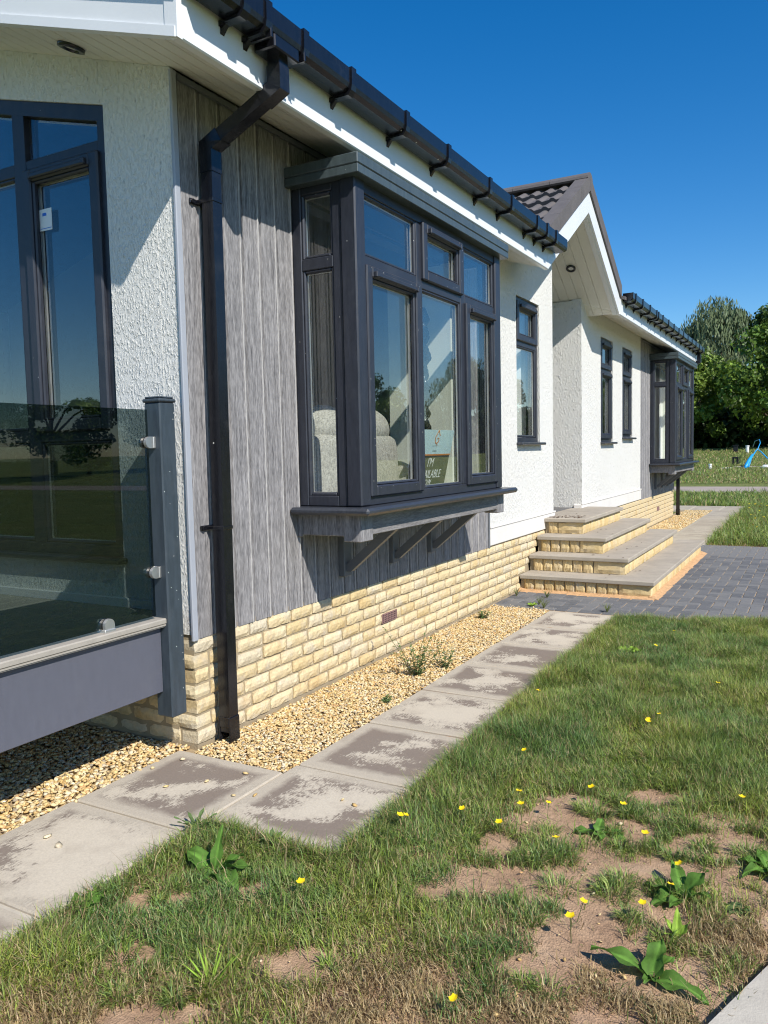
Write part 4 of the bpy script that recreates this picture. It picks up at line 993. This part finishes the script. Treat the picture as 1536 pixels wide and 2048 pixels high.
# ------------------------------------------------------------------ weeds and flowers
def leaf_mesh(L, W_, wav, curl, mat, seed, fold=.25, n=9, m=4):
    r = random.Random(seed); ph = r.uniform(0, 6)
    def fn(u, v):
        s = (v-.5)*2; prof = (math.sin(math.pi*min(1, u*1.02)**.75)**.7)*(1-.25*u)
        wv = 1+.10*math.sin(u*13+ph)*abs(s)
        y = s*W_/2*prof*wv; th = curl*u
        x = L*u*math.cos(th*.6); z = L*u*math.sin(.55-th)*.55+abs(s)*W_*fold*prof*.6+wav*math.sin(u*11+ph+s*2)*abs(s)
        return (x, y, z)
    m = 6; mb = MB(); mb.grid(fn, n, m); me = mb.mesh('leaf', mat, True, False)
    a = me.color_attributes.new('col', 'FLOAT_COLOR', 'POINT'); cv = []
    for i in range(n+1):
        for j in range(m+1):
            k = 1.7 if j == m//2 else (.8+.35*r.random())
            cv += [k, k, k, 1]
    a.data.foreach_set('color', cv); return me
def plant(name, loc, leaves, label, cat='weed', group=None, mat=None):
    e = empty(name, loc, label, cat, group)
    for i, (az, L, W_, curl, tilt) in enumerate(leaves):
        me = leaf_mesh(L*(1.2 if W_ > .03 else 1), W_*(1.1 if W_ > .03 else 1), .16*W_, curl, mat or MT['dock'], i*13+int(loc[0]*100)); o = bpy.data.objects.new('leaf', me); o.rotation_euler = (random.uniform(-.25, .25), -tilt, math.radians(az)); COL.objects.link(o); o.parent = e
    mb = MB(); mb.tube([(0, 0, -.03), (0, 0, .012)], [.006, .004], 6); o = bpy.data.objects.new('crown_root', mb.mesh('crown_root', MT['stem'])); COL.objects.link(o); o.parent = e
    return e
plant('dock_plant', (.85, -.862, -.005), [(170, .13, .085, .5, .25), (95, .13, .04, .1, 1.0), (20, .13, .06, .7, .3), (-20, .15, .075, .8, .15), (-55, .12, .06, .9, .0), (50, .10, .05, .5, .4)], 'broad leaved dock plant at the inner corner of the slab paths', 'plant')
plant('plantain', (.64, -1.225, -.005), [(150, .085, .07, .6, .2), (95, .08, .06, .6, .3), (20, .07, .04, .6, .2), (-70, .06, .04, .8, .0), (60, .06, .045, .5, .5)], 'round leaved plantain at the edge of the deck side path', 'plant')
plant('dock_plant', (2.27, -.315, -.008), [(160, .12, .07, .9, .2), (215, .10, .075, 1.0, .1), (110, .14, .05, .7, .45), (40, .11, .06, .5, .7), (10, .08, .045, .7, .4), (250, .07, .04, .8, .3)], 'broad leaved dock plant in bare soil beside buttercups', 'plant')
plant('dock_plant', (2.255, -.742, -.008), [(172, .15, .065, .6, .2), (80, .10, .06, .5, .6), (-12, .14, .055, .8, .15), (50, .08, .045, .6, .5), (-100, .06, .03, .6, .4), (-60, .05, .03, .5, .5)], 'spreading dock plant in dry grass near the concrete apron', 'plant')
plant('dock_seedling', (2.29, -.54, -.008), [(100, .09, .03, .2, .9), (160, .07, .025, .3, .8), (40, .07, .03, .4, .8), (220, .05, .02, .4, .6)], 'small upright dock seedling between the two larger docks', 'plant', mat=MT['lime'])
plant('dock_plant', (1.93, 0.0, -.01), [(200, .09, .05, .8, .1), (10, .12, .055, .9, .0), (90, .07, .04, .6, .4), (300, .06, .04, .8, .2)], 'flattened dock plant in the bare soil patch', 'plant')
plant('dock_plant', (2.50, .0, -.01), [(180, .09, .05, .8, .3), (230, .11, .05, .8, .2), (120, .08, .05, .6, .4), (0, .1, .05, .6, .3), (290, .1, .05, .7, .2)], 'dark leaved dock plant at the lawn side edge', 'plant')
plant('ground_ivy', (2.43, -.29, -.01), [(i*40, .05, .028, .8, .1) for i in range(9)], 'low dark green creeping weed in dry grass', 'weed', mat=MT['weed'])
plant('lime_weed', (1.50, 2.575, .02), [(i*60+10, .075, .06, .6, .25) for i in range(6)], 'pale green round leaved weed in the lush lawn', 'weed', mat=MT['lime'])
plant('lime_weed', (1.235, -1.315, -.008), [(i*47, .12, .007, .3, .6+.1*(i % 3)) for i in range(14)], 'lime green tuft of narrow leaves in the thin lawn', 'weed', mat=MT['lime'])
plant('thistle', (.585, -.66, 0), [(i*51, .10, .022, .4, .35+.12*(i % 3)) for i in range(8)], 'spiky thistle seedling growing in the slab joint', 'weed', mat=MT['weed'])
plant('thistle', (.905, -.612, 0), [(i*62, .065, .025, .4, .5) for i in range(6)], 'small thistle seedling under the path end slab', 'weed', mat=MT['weed'])
plant('paver_weed', (.372, 3.944, 0), [(i*72, .05, .035, .5, .4) for i in range(5)], 'bright lime seedling in the paving joint', 'weed', mat=MT['lime'])
for (x, y) in ((.072, 4.376), (.371, 4.387), (.402, 4.055), (.494, 3.899), (1.037, 3.941)):
    plant('grass_tuft', (x, y, -.005), [(i*33+5, .09, .006, .3, .75+.1*(i % 4)) for i in range(16)], 'small grass tuft growing from the block paving joints', 'weed', 'grass tufts in the paving', MT['stem'])
def bushweed(loc, h, n, label, seed):
    r = random.Random(seed); e = empty('gravel_weed', loc, label, 'weed'); st = MB(); lf = MB()
    for i in range(n):
        a = r.uniform(0, 6.28); ln = h*r.uniform(.55, 1.1); sp = r.uniform(.2, .75)
        P_ = [Vector((0, 0, -.02))]
        for s in range(6):
            q = P_[-1]+Vector((math.cos(a)*sp*ln/6, math.sin(a)*sp*ln/6, ln/6*(1-.35*sp))); a += r.uniform(-.3, .3); P_.append(q)
            for _ in range(4):
                b = r.uniform(0, 6.28); l_ = r.uniform(.018, .036); d = Vector((math.cos(b), math.sin(b), r.uniform(-.2, .7))).normalized(); s_ = d.cross(Vector((0, 0, 1))).normalized()*l_*.22
                p0 = q.lerp(P_[-2], r.random()); lf.add([tuple(p0), tuple(p0+d*l_*.5+s_), tuple(p0+d*l_), tuple(p0+d*l_*.5-s_)], [(0, 1, 2, 3)])
        st.tube(P_, [.0022]*3+[.0016]*2+[.001]*2, 5)
    for nm, q, m in (('stem', st, MT['stem']), ('foliage', lf, MT['weed'])):
        o = bpy.data.objects.new(nm, q.mesh(nm, m, False, False)); COL.objects.link(o); o.parent = e
bushweed((.40, 1.57, -.01), .36, 15, 'wiry bushy weed growing out of the golden gravel', 4)
bushweed((.50, 1.80, -.01), .24, 7, 'smaller wiry weed at the path edge of the gravel', 5)
bushweed((.144, 3.324, -.01), .12, 9, 'low weed close to the plinth in the gravel', 6)
bushweed((.486, 1.031, -.01), .05, 4, 'tiny weed sprig in the gravel beside the second slab', 8)
bushweed((.10, 8.6, -.01), .16, 9, 'dark weed growing at the far foot of the steps', 9)
BC = [(1.257, 1.334), (1.489, .517), (1.889, 1.089), (1.893, 1.179), (1.941, 1.249), (2.13, 1.874), (1.645, 2.663), (1.702, 3.187), (1.604, .039), (1.656, -.048), (1.726, .035), (1.468, -.144), (1.637, -.212), (1.851, -.251), (1.993, .113), (2.113, -.075), (2.376, .393), (2.008, -.573), (2.028, -.678), (2.24, -.379), (2.189, -.495), (2.276, -.224), (1.866, -1.109), (1.273, -.30), (1.265, -.335), (1.869, .224), (1.22, -.87)]
mb = MB()
for k in range(5):
    a = k*2*math.pi/5
    mb.grid(lambda u, v, a=a: ((.011*u)*math.cos(a)-(v-.5)*.012*math.sin(math.pi*min(1, u*.9+.1))*math.sin(a), (.011*u)*math.sin(a)+(v-.5)*.012*math.sin(math.pi*min(1, u*.9+.1))*math.cos(a), .004*u*u+.05), 3, 2)
PET = mb.mesh('petals', MT['petal'], True, False)
mb = MB(); mb.tube([(.012, .004, -.055), (.004, .002, 0), (0, 0, .05)], [.0012, .001, .0009], 5); STM = mb.mesh('stem', MT['stem'])
def buttercup(x, y, z, s, g, label):
    e = empty('buttercup', (x, y, z), label, 'flower', g); 
    for nm, me in (('petals', PET), ('stem', STM)):
        o = bpy.data.objects.new(nm, me); COL.objects.link(o); o.parent = e
    e.scale = (s, s, s); e.rotation_euler = (random.uniform(-.35, .1), random.uniform(-.1, .35), random.uniform(0, 6))
def bc_zone(x, y):
    if x < 1.3 and y > 0: return 'yellow buttercup at the grass edge beside the slab path'
    if x < 1.3 and y > -.5: return 'yellow buttercup of the pair overhanging the path end slab'
    if x < 1.3: return 'yellow buttercup by itself in thin grass near the path corner'
    if y > 2.5: return 'yellow buttercup in the lush lawn close to the block paving'
    if y > 1.0 and x < 2: return 'yellow buttercup of the trio in the middle of the lush lawn'
    if y > 1.0: return 'lone yellow buttercup towards the driveway side of the lush lawn'
    if y > .3 and x < 2: return 'lone yellow buttercup between the path and the bare soil'
    if y < -1: return 'yellow buttercup in the sparse grass nearest the concrete apron'
    if x > 2.15 and y < -.2: return 'yellow buttercup among the leaves of the dock in bare soil'
    if -.72 < y < -.5: return 'taller yellow buttercup standing in bare soil beside a grass tuft'
    if x > 1.8: return 'yellow buttercup among tufts around the bare soil patch'
    return 'yellow buttercup in the thick grass bordering the bare soil'
for (x, y) in BC: buttercup(x, y, .0, random.uniform(1.1, 1.5), 'buttercups in the near lawn', bc_zone(x, y))
for i in range(26):
    y = random.uniform(9.6, 15.5); x = random.uniform(1.35, 1.9+.02*y); buttercup(x, y, .12+random.uniform(0, .08), random.uniform(1.3, 1.9), 'buttercups in the long grass', 'yellow buttercup in the long grass beyond the paving')

# ------------------------------------------------------------------ field objects
mb = MB(); mb.tube([(-1.70, 34.6, .28), (-1.70, 34.6, .56)], .06, 10); mb.tube([(-1.70, 34.6, .53), (-1.70, 34.6, .58)], .075, 10); mb.build('standpipe', MT['white'], label='short white standpipe in the field grass beside the road', cat='pipe')
mb = MB(); mb.tube([(-1.13, 46.6, .85), (-1.13, 46.6, 1.3)], .09, 10); mb.tube([(-1.13, 46.6, 1.27), (-1.13, 46.6, 1.33)], .11, 10); mb.build('standpipe', MT['white'], label='taller white standpipe near the foot of the trees', cat='pipe')
SB = empty('service_post', (-.85, 36.5, .4), 'low black frame shaped service post in the field', 'post')
mb = MB(); mb.box(-.98, -.72, 36.4, 36.6, .76, .84, .01); mb.build('top_bar', MT['rubber'], SB)
for x in (-.94, -.76): mb = MB(); mb.box(x-.04, x+.04, 36.42, 36.58, .35, .76, .01); mb.build('leg', MT['rubber'], SB)
SB = empty('service_post', (-1.8, 47.3, .95), 'black service post by the pale slab under the trees', 'post')
mb = MB(); mb.box(-1.92, -1.68, 47.2, 47.4, .9, 1.32, .02); mb.build('body', MT['rubber'], SB)
mb = MB(); mb.box(-1.95, -1.65, 47.17, 47.43, 1.32, 1.36, .01); mb.build('lid', MT['rubber'], SB)
mb = MB(); hs = [(-.17, 34.7, .40), (-.10, 35.3, .8), (.02, 36, 1.1), (.06, 36.3, 1.16), (.22, 36.2, 1.05), (.5, 36, .75), (.9, 35.9, .5), (1.4, 35.8, .42)]
mb.tube(hs, .028, 8); mb.build('hose', MT['blue'], smooth=True, label='bright blue hose arched over the field grass', cat='hose')
mb = MB(); mb.tube([(.06, 36.32, 1.14), (.1, 37.5, 1.45), (-.1, 40, 1.62), (-.5, 43, 1.55), (-.8, 46, 1.25)], .02, 8); mb.build('hose', MT['blue'], smooth=True, label='thin blue pipe looping up to the white standpipe', cat='hose')
mb = MB(); mb.tube([(-.30, 34.55, .36), (-.25, 34.75, .50), (-.16, 35.0, .72), (-.06, 35.3, .95)], [.07, .09, .08, .04], 8); mb.build('hose_bundle', MT['blue'], smooth=True, label='thick blue hose bundle at the foot of the arched hose', cat='hose')
mb = MB(); mb.box(.3, .9, 34.9, 35.4, .30, .50, .09); mb.build('sack', MT['white'], smooth=True, label='pale plastic sack lying beside the blue hose', cat='sack')
mb = MB(); mb.box(-.9, 1.5, 35.6, 36.6, .30, .42, .01); mb.build('concrete_base', MT['conc'], label='long concrete base slab in the field under the hose', cat='slab')
mb = MB(); mb.box(-1.3, -.85, 34.9, 35.2, .28, .40, .03); mb.build('meter_lid', MT['white'], label='low pale cover lid lying in the field grass', cat='lid')

# ------------------------------------------------------------------ trees
def tree_meshes(seed, h, rad, nl, ls, cols, willow=False):
    r = np.random.default_rng(seed); R = random.Random(seed)
    th = h*.22; tk = MB(); tk.tube([(0, 0, -.4), (.05, 0, th*.6), (0, .1, th*1.5), (.1, 0, h*.62)], [h*.035, h*.028, h*.02, h*.008], 8)
    cl = []
    nb_ = 46
    for i in range(nb_):
        t = r.random(); zc = h*(.18+.78*t); rr = rad*(math.sin(math.pi*min(1, .18+.80*t))**.6)*(.35+.65*math.sqrt(r.random())); a = r.uniform(0, 6.283)
        c = np.array([math.cos(a)*rr, math.sin(a)*rr, zc]); cl.append((c, rad*r.uniform(.20, .38)))
        if i % 3 == 0: tk.tube([(0, 0, min(h*.55, zc*.5)), tuple(c*np.array([.5, .5, .82])), tuple(c)], [h*.012, h*.008, h*.003], 5)
    Vs = []; C_ = []
    per = nl//nb_
    for c, cr in cl:
        d = r.normal(size=(per, 3)); d /= np.linalg.norm(d, axis=1)[:, None]; q = r.random(per)**.35
        p = c+d*(q*cr)[:, None]*np.array([1, 1, .75 if not willow else 1.2])
        n1 = d*.7+r.normal(size=(per, 3))*.6+np.array([0, 0, .35]); n1 /= np.linalg.norm(n1, axis=1)[:, None]
        t1 = np.cross(n1, r.normal(size=(per, 3))); t1 /= np.linalg.norm(t1, axis=1)[:, None]
        if willow: t1 = t1*.4+np.array([0, 0, -1.0]); t1 /= np.linalg.norm(t1, axis=1)[:, None]
        t2 = np.cross(n1, t1); s = r.uniform(.6, 1.3, per)[:, None]*ls
        asp = .28 if willow else .62
        Vs.append(np.stack([p-t1*s, p+t2*s*asp+n1*s*.1, p+t1*s, p-t2*s*asp+n1*s*.1], 1))
        base = cols[r.integers(0, len(cols))]*r.uniform(.8, 1.2); C_.append(np.repeat(base[None]*r.uniform(.7, 1.3, (per, 1)), 4, 0))
    V = np.concatenate(Vs).reshape(-1, 3); F = np.arange(len(V)).reshape(-1, 4)
    return tk.mesh('trunk', MT['bark'], True), npmesh('crown', V, F, MT['leafy'], np.concatenate(C_))
LC = np.array([(.13, .21, .030), (.17, .25, .038), (.10, .17, .026), (.21, .285, .045)])
WC = np.array([(.14, .18, .085), (.17, .21, .10), (.12, .16, .08)]); DKC = np.array([(.035, .070, .016), (.05, .09, .02)])
TMs = [tree_meshes(1, 7.4, 3.1, 9000, .16, LC), tree_meshes(2, 8.0, 3.6, 11000, .16, LC*np.array([.9, .95, .9])), tree_meshes(3, 10.5, 4.2, 22000, .24, WC, True), tree_meshes(4, 10.2, 3.6, 9000, .19, DKC*1.5)]
def tree(k, x, y, label, s=1.0, rz=0.0, group='trees in the row beyond the field'):
    z = float(hfun(y)); e = empty('broadleaf_tree' if k != 2 else 'willow_tree', (x, y, z), label, 'tree', group); e.rotation_euler.z = rz; e.scale = (s, s, s)
    for nm, me in zip(('trunk', 'crown'), TMs[k]):
        o = bpy.data.objects.new(nm, me); COL.objects.link(o); o.parent = e
tree(0, -5.0, 52.5, 'bright green bushy tree rising behind the far bay window', .86, .4)
tree(1, .2, 51.5, 'large spreading bright green tree behind the blue hose', .93, 1.0)
tree(2, -3.9, 60.5, 'tall grey green willow tree behind the bright trees', .93, .2)
tree(3, .3, 61, 'tall dark green tree behind the spreading tree', .98, 2)
tree(1, -10.5, 54, 'round green tree at the house end of the row', .9, 2)
for i, (k, x, y, s) in enumerate([(1, 6.8, 52, .8), (0, 11.5, 51, .72), (3, 16.5, 50, .5), (2, 21.5, 52, .62), (1, 27, 47, .75), (3, 33, 46, .85), (0, 39, 41, 1.1), (1, 45, 35, 1.1), (3, 50, 27, 1.0), (0, 54, 19, 1.1), (1, -52, -44, .8), (3, -40, -56, .8), (2, -66, -30, .8)]):
    tree(k, x, y, 'green field tree in the row mirrored in the window glass', s, i*1.3, 'trees mirrored in the windows')
# dark hedge closing the gap below the crowns
mb_n = 60000; x = rng.uniform(-16, 40, mb_n); y = 56+rng.normal(0, 1.2, mb_n)-np.clip(x-10, 0, 40)*.22; z = hfun(y)+rng.random(mb_n)**.8*2.6*(.7+.6*fbm(x*.5, y*0, 5))
p = np.stack([x, y, z], 1); n1 = rng.normal(size=(mb_n, 3)); n1 /= np.linalg.norm(n1, axis=1)[:, None]; t1 = np.cross(n1, rng.normal(size=(mb_n, 3))); t1 /= np.linalg.norm(t1, axis=1)[:, None]; t2 = np.cross(n1, t1); s = rng.uniform(.12, .26, mb_n)[:, None]
V = np.stack([p-t1*s, p+t2*s*.7, p+t1*s, p-t2*s*.7], 1).reshape(-1, 3)
o = bpy.data.objects.new('hedge', npmesh('hedge', V, np.arange(len(V)).reshape(-1, 4), MT['leafy'], np.repeat(DKC[rng.integers(0, 2, mb_n)], 4, 0))); link(o); tag(o, 'dark dense hedge closing the ground under the trees', 'hedge', kind='stuff')
